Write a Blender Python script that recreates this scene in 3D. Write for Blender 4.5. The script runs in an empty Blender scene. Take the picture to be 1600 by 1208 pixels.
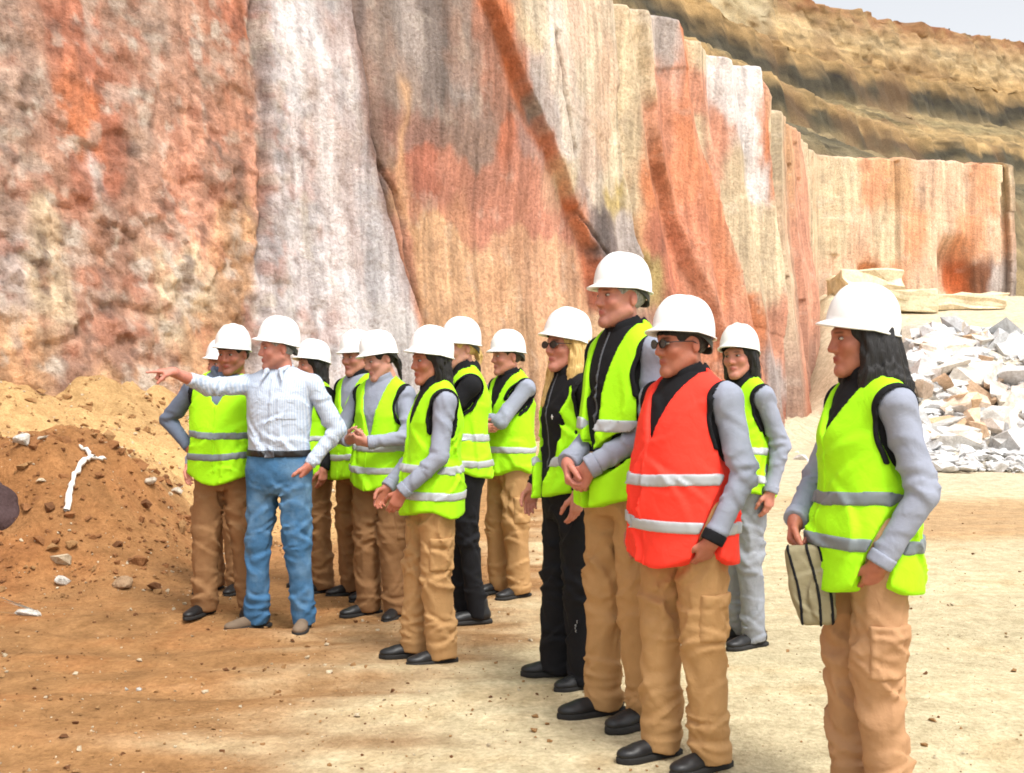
import bpy, bmesh, math, random
import numpy as np
from mathutils import Vector, Matrix

# ------------------------------------------------------------------ camera, sky, sun, exposure
scene = bpy.context.scene
COL = scene.collection
CAM_H = 1.39
cam_data = bpy.data.cameras.new('camera')
cam_data.sensor_width = 36.0
cam_data.lens = 38.0
cam_data.clip_start = 0.05
cam_data.clip_end = 3000.0
cam = bpy.data.objects.new('camera', cam_data)
cam.location = (0.0, 0.0, CAM_H)
cam.rotation_euler = (math.radians(89.86), 0.0, 0.0)
COL.objects.link(cam)
scene.camera = cam

SUN_DIR = Vector((0.42, -0.62, 1.25)).normalized()          # towards the sun: high, behind the camera, a little right
world = bpy.data.worlds.new('World')
scene.world = world
world.use_nodes = True
wn = world.node_tree.nodes
wl = world.node_tree.links
wn.clear()
sky = wn.new('ShaderNodeTexSky')
sky.sky_type = 'NISHITA'
sky.sun_disc = False
sky.sun_elevation = math.asin(SUN_DIR.z)
sky.sun_rotation = math.atan2(SUN_DIR.x, SUN_DIR.y)
sky.air_density = 1.0
sky.dust_density = 4.0
sky.ozone_density = 1.0
hs = wn.new('ShaderNodeHueSaturation')                       # thin overcast: the same sky, paler
hs.inputs['Saturation'].default_value = 0.16
bg = wn.new('ShaderNodeBackground')
bg.inputs['Strength'].default_value = 0.135
wo = wn.new('ShaderNodeOutputWorld')
wl.new(sky.outputs['Color'], hs.inputs['Color'])
wl.new(hs.outputs['Color'], bg.inputs['Color'])
wl.new(bg.outputs['Background'], wo.inputs['Surface'])

sun_data = bpy.data.lights.new('sun', 'SUN')
sun_data.energy = 1.5
sun_data.angle = math.radians(16)
sun_data.color = (1.0, 0.96, 0.9)
sun = bpy.data.objects.new('sun', sun_data)
sun.rotation_euler = SUN_DIR.to_track_quat('Z', 'Y').to_euler()
sun.location = (5, -8, 14)
COL.objects.link(sun)

scene.view_settings.view_transform = 'Standard'
scene.view_settings.look = 'None'
scene.view_settings.exposure = 0.98
scene.view_settings.gamma = 1.0
scene.view_settings.use_curve_mapping = False

scene.cycles.filter_width = 1.8                              # the photograph is a soft, small picture enlarged

# ------------------------------------------------------------------ helpers: noise
def _hash(xi, yi, zi, seed):
    n = (xi.astype(np.int64) * 374761393 + yi.astype(np.int64) * 668265263 + zi.astype(np.int64) * 2147483647 + seed * 1013904223) & 0xFFFFFFFF
    n = ((n ^ (n >> 13)) * 1274126177) & 0xFFFFFFFF
    n = ((n ^ (n >> 16)) * 2246822519) & 0xFFFFFFFF
    return ((n ^ (n >> 15)) & 0xFFFFFF).astype(np.float32) / 16777215.0

def vnoise(x, y, seed=0):
    x = np.asarray(x, np.float64); y = np.asarray(y, np.float64)
    xi = np.floor(x); yi = np.floor(y)
    fx = x - xi; fy = y - yi
    fx = fx * fx * (3 - 2 * fx); fy = fy * fy * (3 - 2 * fy)
    z = np.zeros_like(xi)
    a = _hash(xi, yi, z, seed); b = _hash(xi + 1, yi, z, seed)
    c = _hash(xi, yi + 1, z, seed); d = _hash(xi + 1, yi + 1, z, seed)
    return (a + (b - a) * fx) * (1 - fy) + (c + (d - c) * fx) * fy

def fbm(x, y, octv=5, seed=0, gain=0.5):
    s = 0.0; a = 1.0; t = 0.0; f = 1.0
    for i in range(octv):
        s = s + a * (vnoise(x * f + 17.3 * i, y * f - 9.1 * i, seed + i) - 0.5)
        t += a; a *= gain; f *= 2.03
    return s / t * 2.0

def worley(x, y, seed=0):
    xi = np.floor(x); yi = np.floor(y)
    best = np.full(np.shape(x), 9.0); second = np.full(np.shape(x), 9.0); cid = np.zeros(np.shape(x))
    for dx in (-1, 0, 1):
        for dy in (-1, 0, 1):
            cx = xi + dx; cy = yi + dy; z = np.zeros_like(cx)
            px = cx + _hash(cx, cy, z, seed); py = cy + _hash(cx, cy, z, seed + 7)
            d = np.hypot(px - x, py - y)
            nb = d < best
            second = np.where(nb, best, np.minimum(second, d))
            cid = np.where(nb, _hash(cx, cy, z, seed + 13), cid)
            best = np.where(nb, d, best)
    return best, second, cid

def sstep(a, b, x):
    t = np.clip((x - a) / (b - a), 0.0, 1.0)
    return t * t * (3 - 2 * t)

def lin(r, g, b):
    f = lambda c: (c / 255.0 / 12.92) if c <= 10 else ((c / 255.0 + 0.055) / 1.055) ** 2.4
    return (f(r), f(g), f(b))

# ------------------------------------------------------------------ helpers: objects
def tag(o, label=None, cat=None, group=None, kind=None):
    if label: o['label'] = label
    if cat: o['category'] = cat
    if group: o['group'] = group
    if kind: o['kind'] = kind
    return o

def mesh_np(name, verts, faces, smooth=True):
    """verts (n,3), faces (m,3) or (m,4) arrays -> mesh"""
    verts = np.asarray(verts, np.float32); faces = np.asarray(faces, np.int32)
    me = bpy.data.meshes.new(name)
    k = faces.shape[1]
    me.vertices.add(len(verts)); me.vertices.foreach_set('co', verts.ravel())
    me.loops.add(faces.size); me.loops.foreach_set('vertex_index', faces.ravel())
    me.polygons.add(len(faces))
    me.polygons.foreach_set('loop_start', np.arange(0, faces.size, k, dtype=np.int32))
    me.update(calc_edges=True)
    me.polygons.foreach_set('use_smooth', np.full(len(faces), smooth, dtype=bool))
    return me

def set_col(me, rgb):
    at = me.color_attributes.new('Col', 'FLOAT_COLOR', 'POINT')
    c = np.ones((len(rgb), 4), np.float32); c[:, :3] = rgb
    at.data.foreach_set('color', c.ravel())

def obj(name, me, mat=None, parent=None, loc=None):
    o = bpy.data.objects.new(name, me)
    COL.objects.link(o)
    if mat: me.materials.clear() if False else (me.materials.append(mat) if len(me.materials) == 0 else None)
    if parent: o.parent = parent
    if loc is not None: o.location = loc
    return o

def join_meshes(name, parts):
    vs, fs, n = [], [], 0
    for v, f in parts:
        f = np.asarray(f)
        vs.append(v); fs.append(f + n); n += len(v)
    return np.concatenate(vs), np.concatenate(fs)

# ------------------------------------------------------------------ helpers: materials
class NT:
    def __init__(self, name):
        self.m = bpy.data.materials.new(name); self.m.use_nodes = True
        self.n = self.m.node_tree.nodes; self.l = self.m.node_tree.links
        self.b = self.n['Principled BSDF']
    def new(self, t, **kw):
        x = self.n.new(t)
        for k, v in kw.items(): setattr(x, k, v)
        return x
    def noise(self, scale, detail=4, rough=0.55, vec=None, dist=0.0):
        x = self.new('ShaderNodeTexNoise'); x.inputs['Scale'].default_value = scale
        x.inputs['Detail'].default_value = detail; x.inputs['Roughness'].default_value = rough; x.inputs['Distortion'].default_value = dist
        if vec is not None: self.l.new(vec, x.inputs['Vector'])
        return x.outputs['Fac']
    def coords(self, scale=(1, 1, 1)):
        t = self.new('ShaderNodeTexCoord'); m = self.new('ShaderNodeMapping'); m.inputs['Scale'].default_value = scale
        self.l.new(t.outputs['Object'], m.inputs['Vector']); return m.outputs['Vector']
    def ramp(self, fac, stops):
        r = self.new('ShaderNodeValToRGB'); e = r.color_ramp.elements
        while len(e) < len(stops): e.new(0.5)
        for i, (p, c) in enumerate(stops):
            e[i].position = p; e[i].color = (*c, 1) if len(c) == 3 else c
        self.l.new(fac, r.inputs['Fac']); return r.outputs['Color']
    def mix(self, fac, a, b, mode='MIX'):
        x = self.new('ShaderNodeMix', data_type='RGBA', blend_type=mode)
        for s, v in ((x.inputs['Factor'], fac), (x.inputs['A'], a), (x.inputs['B'], b)):
            if isinstance(v, bpy.types.NodeSocket): self.l.new(v, s)
            elif isinstance(v, (int, float)): s.default_value = v
            else: s.default_value = (*v, 1)
        return x.outputs['Result']
    def bump(self, h, strength=0.3, dist=0.02, normal=None):
        x = self.new('ShaderNodeBump'); x.inputs['Strength'].default_value = strength; x.inputs['Distance'].default_value = dist
        self.l.new(h, x.inputs['Height'])
        if normal is not None: self.l.new(normal, x.inputs['Normal'])
        return x.outputs['Normal']
    def out(self, color=None, rough=0.8, normal=None, spec=0.3):
        if color is not None:
            if isinstance(color, bpy.types.NodeSocket): self.l.new(color, self.b.inputs['Base Color'])
            else: self.b.inputs['Base Color'].default_value = (*color, 1)
        if isinstance(rough, bpy.types.NodeSocket): self.l.new(rough, self.b.inputs['Roughness'])
        else: self.b.inputs['Roughness'].default_value = rough
        if normal is not None: self.l.new(normal, self.b.inputs['Normal'])
        self.b.inputs['Specular IOR Level'].default_value = spec
        return self.m

def scale_c(c, k): return tuple(min(1.0, x * k) for x in c)

def fabric(name, c, var=0.18, wr=0.5, rough=0.85, dirt=None, wscale=14):
    t = NT(name); v = t.coords()
    a = t.noise(5.0, 5, 0.6, v)
    col = t.ramp(a, [(0.3, scale_c(c, 1 - var)), (0.7, scale_c(c, 1 + var))])
    if dirt is not None:
        d = t.noise(3.2, 6, 0.65, v)
        f = t.ramp(d, [(0.48, (0, 0, 0)), (0.72, (0.55, 0.55, 0.55))])
        col = t.mix(f, col, dirt)
    w = t.noise(wscale, 3, 0.5, v, 0.8)
    n0 = t.bump(w, wr * 0.7, 0.012)
    n1 = t.bump(t.noise(wscale * 4, 3, 0.55, v, 1.2), wr * 0.35, 0.004, n0)
    g = t.noise(420, 2, 0.5, v)
    n2 = t.bump(g, 0.15, 0.002, n1)
    return t.out(col, rough, n2, 0.2)

def plain(name, c, rough=0.5, spec=0.4, var=0.1, scale=8):
    t = NT(name); a = t.noise(scale, 4, 0.6, t.coords())
    return t.out(t.ramp(a, [(0.3, scale_c(c, 1 - var)), (0.7, scale_c(c, 1 + var))]), rough, None, spec)
# ------------------------------------------------------------------ the quarry: cliff line, ground height
CLIFF_PTS = np.array([(-13.0, 3.89), (6.9, 26.0), (11.7, 39.0), (19.45, 40.3), (21.2, 52.0)])
_seg = np.diff(CLIFF_PTS, axis=0); _len = np.hypot(_seg[:, 0], _seg[:, 1]); CLIFF_U = np.concatenate([[0], np.cumsum(_len)])

def cliff_base(u):
    x = np.interp(u, CLIFF_U, CLIFF_PTS[:, 0]); y = np.interp(u, CLIFF_U, CLIFF_PTS[:, 1]); return x, y

def cliff_normal(u):
    w = 0.5
    x0, y0 = cliff_base(u - w); x1, y1 = cliff_base(u + w)
    tx, ty = x1 - x0, y1 - y0; l = np.hypot(tx, ty) + 1e-9
    return ty / l, -tx / l

def cliff_dist(x, y):
    """distance to the cliff line and the u of the nearest point"""
    best = np.full(np.shape(x), 1e9); bu = np.zeros(np.shape(x))
    for i in range(len(_seg)):
        a = CLIFF_PTS[i]; s = _seg[i]; L = _len[i]
        t = np.clip(((x - a[0]) * s[0] + (y - a[1]) * s[1]) / (L * L), 0, 1)
        d = np.hypot(x - a[0] - t * s[0], y - a[1] - t * s[1])
        m = d < best
        best = np.where(m, d, best); bu = np.where(m, CLIFF_U[i] + t * L, bu)
    side = np.zeros(np.shape(x), bool)
    xb, yb = cliff_base(bu); nx, ny = cliff_normal(bu)
    side = ((x - xb) * nx + (y - yb) * ny) < 0
    return np.where(side, -best, best), bu

def ground_h(x, y):
    x = np.asarray(x, np.float64); y = np.asarray(y, np.float64)
    h = 0.018 * fbm(x * 1.1, y * 1.1, 4, 3) + 0.05 * fbm(x * 0.22, y * 0.22, 2, 9) * sstep(7, 14, y)
    # ruts dragged across the left side by a machine, running left to right and away
    v = y - 0.10 * x + 0.25 * fbm(x * 0.5, y * 0.5, 2, 21)
    left = sstep(0.9, -1.1, x - 0.36 * (y - 3.9) + 0.7)
    h = h + left * 0.022 * (np.abs(np.sin(v * 6.2)) ** 1.5 - 0.5) * sstep(7.2, 6.2, y + 0 * x)
    h = h + left * 0.022 * fbm(x * 3.0, y * 5.0, 4, 31)
    # faint tyre tracks on the pale side
    trk = np.abs(((y - 0.35 * x - 6.3)) - 0.0)
    h = h - 0.012 * np.exp(-(trk / 0.16) ** 2) * sstep(0.5, 2.0, x)
    d, u = cliff_dist(x, y)
    d = np.maximum(d, 0)
    # loose earth piled against the foot of the cliff, tall on the left
    tal = np.interp(u, [0, 8, 12, 15, 19, 26, 30, 36], [1.9, 1.65, 1.3, 0.9, 0.4, 0.35, 0.5, 0.4])
    wid = np.interp(u, [0, 8, 12, 15, 19, 26, 36], [5.0, 4.2, 3.4, 2.8, 1.5, 1.2, 1.0])
    t = tal * np.clip(1 - d / wid, 0, 1) ** 1.25
    t = t * (1 + 0.22 * fbm(x * 1.3, y * 1.3, 4, 41)) + 0.10 * sstep(0.02, 0.3, t) * fbm(x * 4, y * 4, 4, 42)
    # the brown earth bank left of the group
    edge = sstep(-2.25, -3.5, x + 0.25 * fbm(x * 1.2, y * 1.2, 3, 51) + 0.06 * (y - 8))
    prof = sstep(6.85, 8.35, y + 0.35 * fbm(x * 0.9 + 5, y * 0.9, 3, 52))
    back = 1 - 0.35 * sstep(8.6, 10.5, y)
    bank = 0.92 * edge * prof * back
    bank = bank + edge * prof * (0.22 * fbm(x * 1.7, y * 1.7, 5, 53) + 0.12 * np.abs(fbm(x * 5, y * 5, 4, 54)) + 0.05 * fbm(x * 9, y * 9, 3, 55))
    h = h + np.maximum(t, bank) + 0.25 * np.minimum(t, bank)
    # the ground climbs on the far right towards the upper bench
    up = sstep(17.5, 24, y - 0.25 * (x - 9)) * sstep(5.8, 7.4, x - 0.34 * (np.minimum(y, 24) - 18))
    h = h + 1.0 * up * sstep(16, 24, y) + 3.2 * sstep(22, 39, y) * sstep(6.8, 9.6, x - 0.12 * (y - 24))
    h = h + 0.10 * up * fbm(x * 0.9, y * 0.9, 4, 61)
    return h

def nonuni(segs):
    out = [np.array([segs[0][0]])]
    for a, b, st in segs:
        n = max(1, int(round((b - a) / st))); out.append(np.linspace(a, b, n + 1)[1:])
    return np.concatenate(out)

def grid_faces(nx, ny):
    i = np.arange(nx - 1)[:, None] * ny + np.arange(ny - 1)[None, :]
    i = i.ravel()
    return np.stack([i, i + ny, i + ny + 1, i + 1], 1)

# --- ground
gx = nonuni([(-900, -60, 60), (-60, -14, 4), (-14, -7, 0.4), (-7, 7.5, 0.050), (7.5, 16, 0.16), (16, 60, 3), (60, 900, 60)])
gy = nonuni([(-400, -10, 40), (-10, 2.2, 0.7), (2.2, 11, 0.050), (11, 18, 0.09), (18, 42, 0.3), (42, 100, 4), (100, 1500, 70)])
GX, GY = np.meshgrid(gx, gy, indexing='ij')
GZ = ground_h(GX, GY)
gm = mesh_np('ground', np.stack([GX.ravel(), GY.ravel(), GZ.ravel()], 1), grid_faces(len(gx), len(gy)))
BEIGE = np.array(lin(206, 194, 163)); TAN = np.array(lin(182, 150, 106)); BROWN = np.array(lin(154, 106, 66)); DARKB = np.array(lin(116, 76, 48)); PALE = np.array(lin(204, 192, 168))
def ground_col(x, y, z):
    n1 = fbm(x * 0.55, y * 0.8, 5, 71); n2 = fbm(x * 1.7, y * 5.5, 4, 72); n3 = fbm(x * 6, y * 6, 3, 73)
    w = sstep(0.8, -0.9, x - 0.40 * (np.minimum(y, 8.0) - 3.9) + 0.95 + 0.9 * n1 + 0.9 * n2)            # brown earth spread over the left
    w2 = sstep(0.05, 0.55, n2 * 0.8 + 0.5 * n3 + 0.35 * n1)
    c = BEIGE[None] * (1 + 0.20 * n1 + 0.14 * n2)[:, None]
    c = c * (1 - 0.35 * w2[:, None]) + TAN[None] * 0.35 * w2[:, None]
    br = TAN[None] * 0.38 + BROWN[None] * 0.62
    br = br * (1 + 0.3 * n2 + 0.15 * n3)[:, None]
    br = br * (1 - 0.6 * w2[:, None]) + BROWN[None] * 0.6 * w2[:, None]
    c = c * (1 - w[:, None]) + br * w[:, None]
    edge = sstep(-1.7, -3.3, x + 0.6 * n1 + 0.3 * n3) * sstep(6.4, 7.7, y + 0.9 * n2) * sstep(10.3, 8.5, y + 1.4 * n1 + 0.5 * n3 - 0.1 * (x + 3))
    bk = BROWN[None] * (1 + 0.35 * n2 + 0.25 * n3)[:, None]
    m = sstep(0.15, 0.5, n3 + 0.6 * n2)[:, None] * 0.6
    bk = bk * (1 - m) + DARKB[None] * m
    edge = edge * (0.72 + 0.25 * np.clip(n1 + n3, -1, 1)); c = c * (1 - edge[:, None]) + bk * edge[:, None]
    tal = sstep(9.0, 10.2, y + 0.9 * n1) * sstep(0.5, -1.5, x)
    tc = np.array(lin(188, 154, 108))[None] * (1 + 0.3 * n1 + 0.22 * n2)[:, None]
    c = c * (1 - tal[:, None]) + tc * tal[:, None]
    pal = sstep(13.0, 16.5, y + 1.2 * n1) * sstep(1.2, 3.0, x + 0.6 * n1)
    c = c * (1 - pal[:, None]) + (PALE[None] * (1 + 0.14 * n2)[:, None]) * pal[:, None]
    rd = sstep(9.0, 10.2, y + 0.9 * n1) * sstep(14.3, 12.6, y + 0.9 * n1) * sstep(2.4, 4.0, x + 0.5 * n1)
    c = c * (1 - 0.75 * rd[:, None]) + (np.array(lin(178, 142, 102))[None] * (1 + 0.2 * n2)[:, None]) * 0.75 * rd[:, None]
    return np.clip(c, 0.02, 0.8)
set_col(gm, ground_col(GX.ravel(), GY.ravel(), GZ.ravel()))
def earth_mat(name, streak=1.0):
    t = NT(name); v = t.coords()
    a = t.new('ShaderNodeVertexColor', layer_name='Col').outputs['Color']
    f1 = t.noise(7, 6, 0.7, v); f2 = t.noise(38, 5, 0.7, v); f3 = t.noise(140, 3, 0.6, v)
    c = t.mix(1.0, a, t.ramp(f1, [(0.3, (0.72, 0.68, 0.62)), (0.7, (1.22, 1.22, 1.22))]), 'MULTIPLY')
    c = t.mix(1.0, c, t.ramp(f2, [(0.3, (0.76, 0.73, 0.68)), (0.68, (1.18, 1.18, 1.16))]), 'MULTIPLY')
    n = t.bump(f2, 0.8, 0.03); n = t.bump(f3, 0.5, 0.008, n)
    return t.out(c, 0.95, n, 0.15)
M_EARTH = earth_mat('dry_earth')
ground = obj('ground', gm, M_EARTH); tag(ground, kind='structure')

# --- cliff: stone colours sampled along the wall: (u metres along the wall, z metres, colour key)
PAL = {'sg': (196, 195, 198), 'db': (128, 117, 110), 'rk': (176, 118, 100), 'oc': (198, 160, 126), 'cg': (208, 194, 174), 'sm': (204, 138, 108), 'op': (197, 127, 89), 'pe': (212, 156, 120), 'pc': (214, 180, 152), 'rp': (176, 113, 90), 'pk': (166, 128, 109), 'gr': (178, 167, 161), 'lg': (197, 190, 187), 'dg': (111, 101, 98), 'or': (192, 111, 70), 'rs': (166, 100, 77), 'cr': (207, 188, 157), 'sal': (202, 147, 122), 'ye': (197, 156, 117), 'br': (121, 79, 56), 'wh': (225, 217, 213), 'ol': (174, 154, 104), 'pg': (159, 138, 124), 'wk': (222, 220, 220), 'dk': (88, 66, 56)}
CLIFF_SAMPLES = [
    (11.07,5.41,'pg'),(11.36,5.48,'pk'),(11.66,5.55,'rs'),(12.05,5.65,'rs'),(12.46,5.75,'pk'),(12.97,5.87,'pg'),(13.52,6.01,'pk'),(14.2,6.18,'rs'),(14.45,6.24,'or'),
    (14.82,6.33,'gr'),(15.37,6.46,'lg'),(15.83,6.58,'gr'),(16.25,6.68,'dg'),(16.69,6.79,'pg'),(17.35,6.95,'gr'),(17.91,7.09,'dg'),(18.5,7.23,'pg'),(18.96,7.35,'or'),
    (19.93,7.59,'cr'),(20.62,7.76,'lg'),(21.55,7.99,'sal'),(22.13,8.13,'ye'),(22.95,8.33,'cr'),(23.83,8.55,'cr'),(24.76,8.78,'gr'),(25.24,8.9,'op'),(26.27,9.15,'cr'),
    (27.65,9.49,'cr'),(11.07,4.83,'pg'),(11.36,4.89,'pg'),(11.66,4.96,'or'),(12.05,5.04,'or'),(12.37,5.11,'rs'),(12.71,5.18,'pk'),(13.24,5.29,'pk'),(13.8,5.41,'pk'),
    (14.3,5.51,'pk'),(14.82,5.62,'gr'),(15.6,5.79,'lg'),(16.07,5.89,'dg'),(16.44,5.97,'pk'),(17.08,6.1,'pg'),(17.77,6.25,'dg'),(18.5,6.4,'gr'),(19.27,6.56,'or'),
    (20.1,6.74,'gr'),(20.8,6.89,'lg'),(21.74,7.08,'cr'),(22.33,7.21,'ye'),(23.17,7.39,'cr'),(24.05,7.57,'cr'),(24.64,7.7,'gr'),(25.37,7.85,'op'),(26.27,8.04,'sal'),
    (27.36,8.27,'wh'),(28.23,8.46,'wh'),(11.07,4.26,'pg'),(11.43,4.32,'pk'),(11.74,4.38,'or'),(12.05,4.43,'or'),(12.37,4.49,'rs'),(12.71,4.55,'pg'),(13.15,4.62,'pk'),
    (13.71,4.72,'sal'),(14.2,4.81,'sal'),(14.71,4.9,'gr'),(15.37,5.01,'gr'),(15.89,5.11,'lg'),(16.44,5.2,'br'),(17.08,5.32,'rs'),(17.63,5.41,'rs'),(18.5,5.56,'pk'),
    (19.11,5.67,'pk'),(19.68,5.77,'or'),(20.27,5.88,'gr'),(21.17,6.03,'lg'),(22.13,6.2,'ye'),(22.85,6.33,'ol'),(23.6,6.46,'cr'),(24.52,6.62,'sal'),(25.24,6.75,'op'),
    (26.0,6.89,'cr'),(27.08,7.07,'sal'),(28.23,7.28,'wh'),(29.0,7.41,'op'),(30.81,7.78,'cr'),(11.07,3.68,'pk'),(11.51,3.75,'pk'),(11.81,3.79,'rs'),(12.01,3.82,'wh'),
    (12.29,3.86,'rs'),(12.71,3.92,'pk'),(13.33,4.0,'sal'),(13.9,4.08,'pk'),(14.3,4.14,'sal'),(14.82,4.21,'gr'),(15.48,4.31,'gr'),(15.95,4.37,'lg'),(16.57,4.46,'br'),
    (17.08,4.53,'ye'),(17.63,4.61,'rs'),(18.2,4.69,'sal'),(19.11,4.82,'pk'),(20.1,4.96,'sal'),(20.98,5.08,'cr'),(21.74,5.19,'gr'),(22.54,5.3,'ol'),(23.38,5.42,'cr'),
    (24.28,5.54,'op'),(25.12,5.66,'op'),(25.75,5.75,'op'),(26.8,5.9,'sal'),(27.94,6.06,'cr'),(28.69,6.16,'wh'),(29.47,6.27,'op'),(33.62,7.0,'ye'),(41.26,8.36,'cr'),
    (44.42,8.8,'cr'),(45.42,8.83,'pe'),(46.42,8.86,'ye'),(47.44,8.89,'pc'),(48.71,8.93,'pc'),(50.01,8.98,'pe'),(50.66,9.0,'cr'),(11.07,3.11,'pg'),(11.36,3.14,'cr'),
    (11.81,3.19,'pk'),(12.13,3.22,'pk'),(12.54,3.27,'pk'),(13.15,3.33,'sal'),(13.61,3.38,'sal'),(14.2,3.44,'ye'),(14.71,3.5,'lg'),(15.37,3.56,'gr'),(15.95,3.63,'lg'),
    (16.57,3.69,'pg'),(17.08,3.75,'sal'),(17.63,3.8,'ye'),(18.5,3.89,'ye'),(19.43,3.99,'sal'),(20.45,4.1,'sal'),(21.36,4.2,'sal'),(22.13,4.28,'dg'),(22.85,4.35,'gr'),
    (23.6,4.43,'ye'),(24.28,4.51,'rp'),(25.24,4.61,'rp'),(26.0,4.69,'op'),(27.08,4.8,'cr'),(28.23,4.92,'cr'),(29.47,5.05,'cr'),(33.62,5.6,'sal'),(44.17,6.94,'cr'),
    (44.92,6.96,'pc'),(45.92,6.98,'cr'),(46.93,7.01,'pe'),(48.2,7.04,'pc'),(49.23,7.06,'pe'),(50.27,7.09,'pc'),(11.07,2.54,'gr'),(11.43,2.56,'cr'),(11.89,2.59,'pk'),
    (12.46,2.63,'pk'),(12.97,2.67,'cr'),(13.52,2.71,'cr'),(14.1,2.75,'ye'),(14.71,2.79,'lg'),(15.37,2.84,'lg'),(15.95,2.88,'lg'),(16.57,2.92,'gr'),(17.08,2.96,'sal'),
    (17.63,3.0,'ye'),(18.5,3.06,'ye'),(19.43,3.13,'ye'),(20.45,3.2,'sal'),(22.13,3.32,'rs'),(22.95,3.37,'cr'),(24.05,3.45,'ol'),(24.76,3.5,'rp'),(25.49,3.55,'pk'),
    (26.27,3.61,'op'),(27.22,3.67,'cr'),(28.53,3.77,'cr'),(29.99,3.87,'cr'),(35.81,4.39,'sal'),(44.42,5.1,'pc'),(45.17,5.11,'pe'),(46.17,5.12,'pe'),(47.18,5.14,'pc'),
    (48.2,5.15,'pc'),(48.97,5.17,'or'),(49.49,5.17,'br'),(50.4,5.19,'gr'),(11.14,1.97,'ye'),(11.66,1.98,'pk'),(12.29,2.01,'pk'),(12.97,2.03,'cr'),(13.61,2.05,'ye'),
    (14.3,2.08,'gr'),(15.15,2.11,'gr'),(16.07,2.14,'lg'),(16.82,2.17,'cr'),(17.63,2.19,'ye'),(18.8,2.24,'ye'),(20.1,2.28,'ye'),(22.33,2.36,'cr'),(23.38,2.4,'pk'),
    (24.28,2.43,'pk'),(25.75,2.48,'sal'),(26.8,2.52,'sal'),(27.94,2.56,'op'),(29.15,2.6,'sal'),(33.62,2.79,'sal'),(11.14,1.39,'ye'),(12.05,1.39,'ye'),(13.33,1.39,'ye'),
    (14.82,1.39,'cr'),(16.57,1.39,'cr'),(18.8,1.39,'ye'),(21.17,1.39,'ye'),(23.6,1.39,'sal'),(25.49,1.39,'op'),(27.94,1.39,'sal'),(28.84,1.39,'gr'),(29.99,1.39,'pg'),
    (35.81,1.39,'pk'),(29.47,0.17,'rp'),(33.62,-0.01,'rp'),(25.49,0.31,'sal'),(22.13,0.43,'ye'),(18.65,0.55,'ye'),
]
STEPS = [([(14.55, 6.61), (14.5, 3.99), (14.35, 2.25)],0.16,0.08),
    ([(16.1, 7.02), (16.44, 5.2), (17.08, 3.16), (17.46, 2.39)],-0.22,0.08),
    ([(19.03, 7.79), (19.93, 6.37), (20.98, 5.2), (22.03, 3.91)],0.26,0.05),
    ([(22.85, 8.8), (22.85, 6.33), (23.38, 3.91)],-0.3,0.12),
    ([(23.94, 8.32), (24.28, 6.58), (25.24, 4.07), (26.27, 1.94)],0.35,0.08),
    ([(25.37, 8.66), (26.27, 6.24), (27.08, 3.52), (27.94, 1.39)],-0.35,0.08),
    ([(28.78, 9.32), (29.31, 5.95), (29.47, 1.39)],-0.3,0.1)]
SLABS = [([(14.55, 7.13), (16.07, 7.57), (16.54, 4.93), (17.22, 2.38), (17.42, 0.99), (14.25, 1.05), (14.42, 3.12), (14.63, 4.45)],'sg',0.85),
    ([(16.22, 7.62), (18.77, 8.36), (19.93, 6.37), (20.24, 5.87), (17.91, 5.21), (16.62, 4.93)],'db',0.6),
    ([(16.62, 4.93), (17.91, 5.21), (20.24, 5.87), (21.64, 4.17), (17.42, 3.78)],'rk',0.6),
    ([(17.46, 3.77), (21.64, 4.13), (22.33, 0.91), (17.77, 0.99)],'oc',0.7),
    ([(19.24, 8.49), (22.64, 9.48), (23.27, 5.78), (21.74, 4.95), (20.8, 5.57)],'cg',0.65),
    ([(24.1, 7.71), (25.19, 7.95), (26.4, 5.56), (28.0, 1.39), (26.0, 1.39), (24.4, 4.91)],'sm',0.6),
    ([(26.75, 6.14), (28.69, 5.87), (29.47, 5.51), (29.47, 3.6), (27.42, 3.47)],'cr',0.8)]
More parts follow.
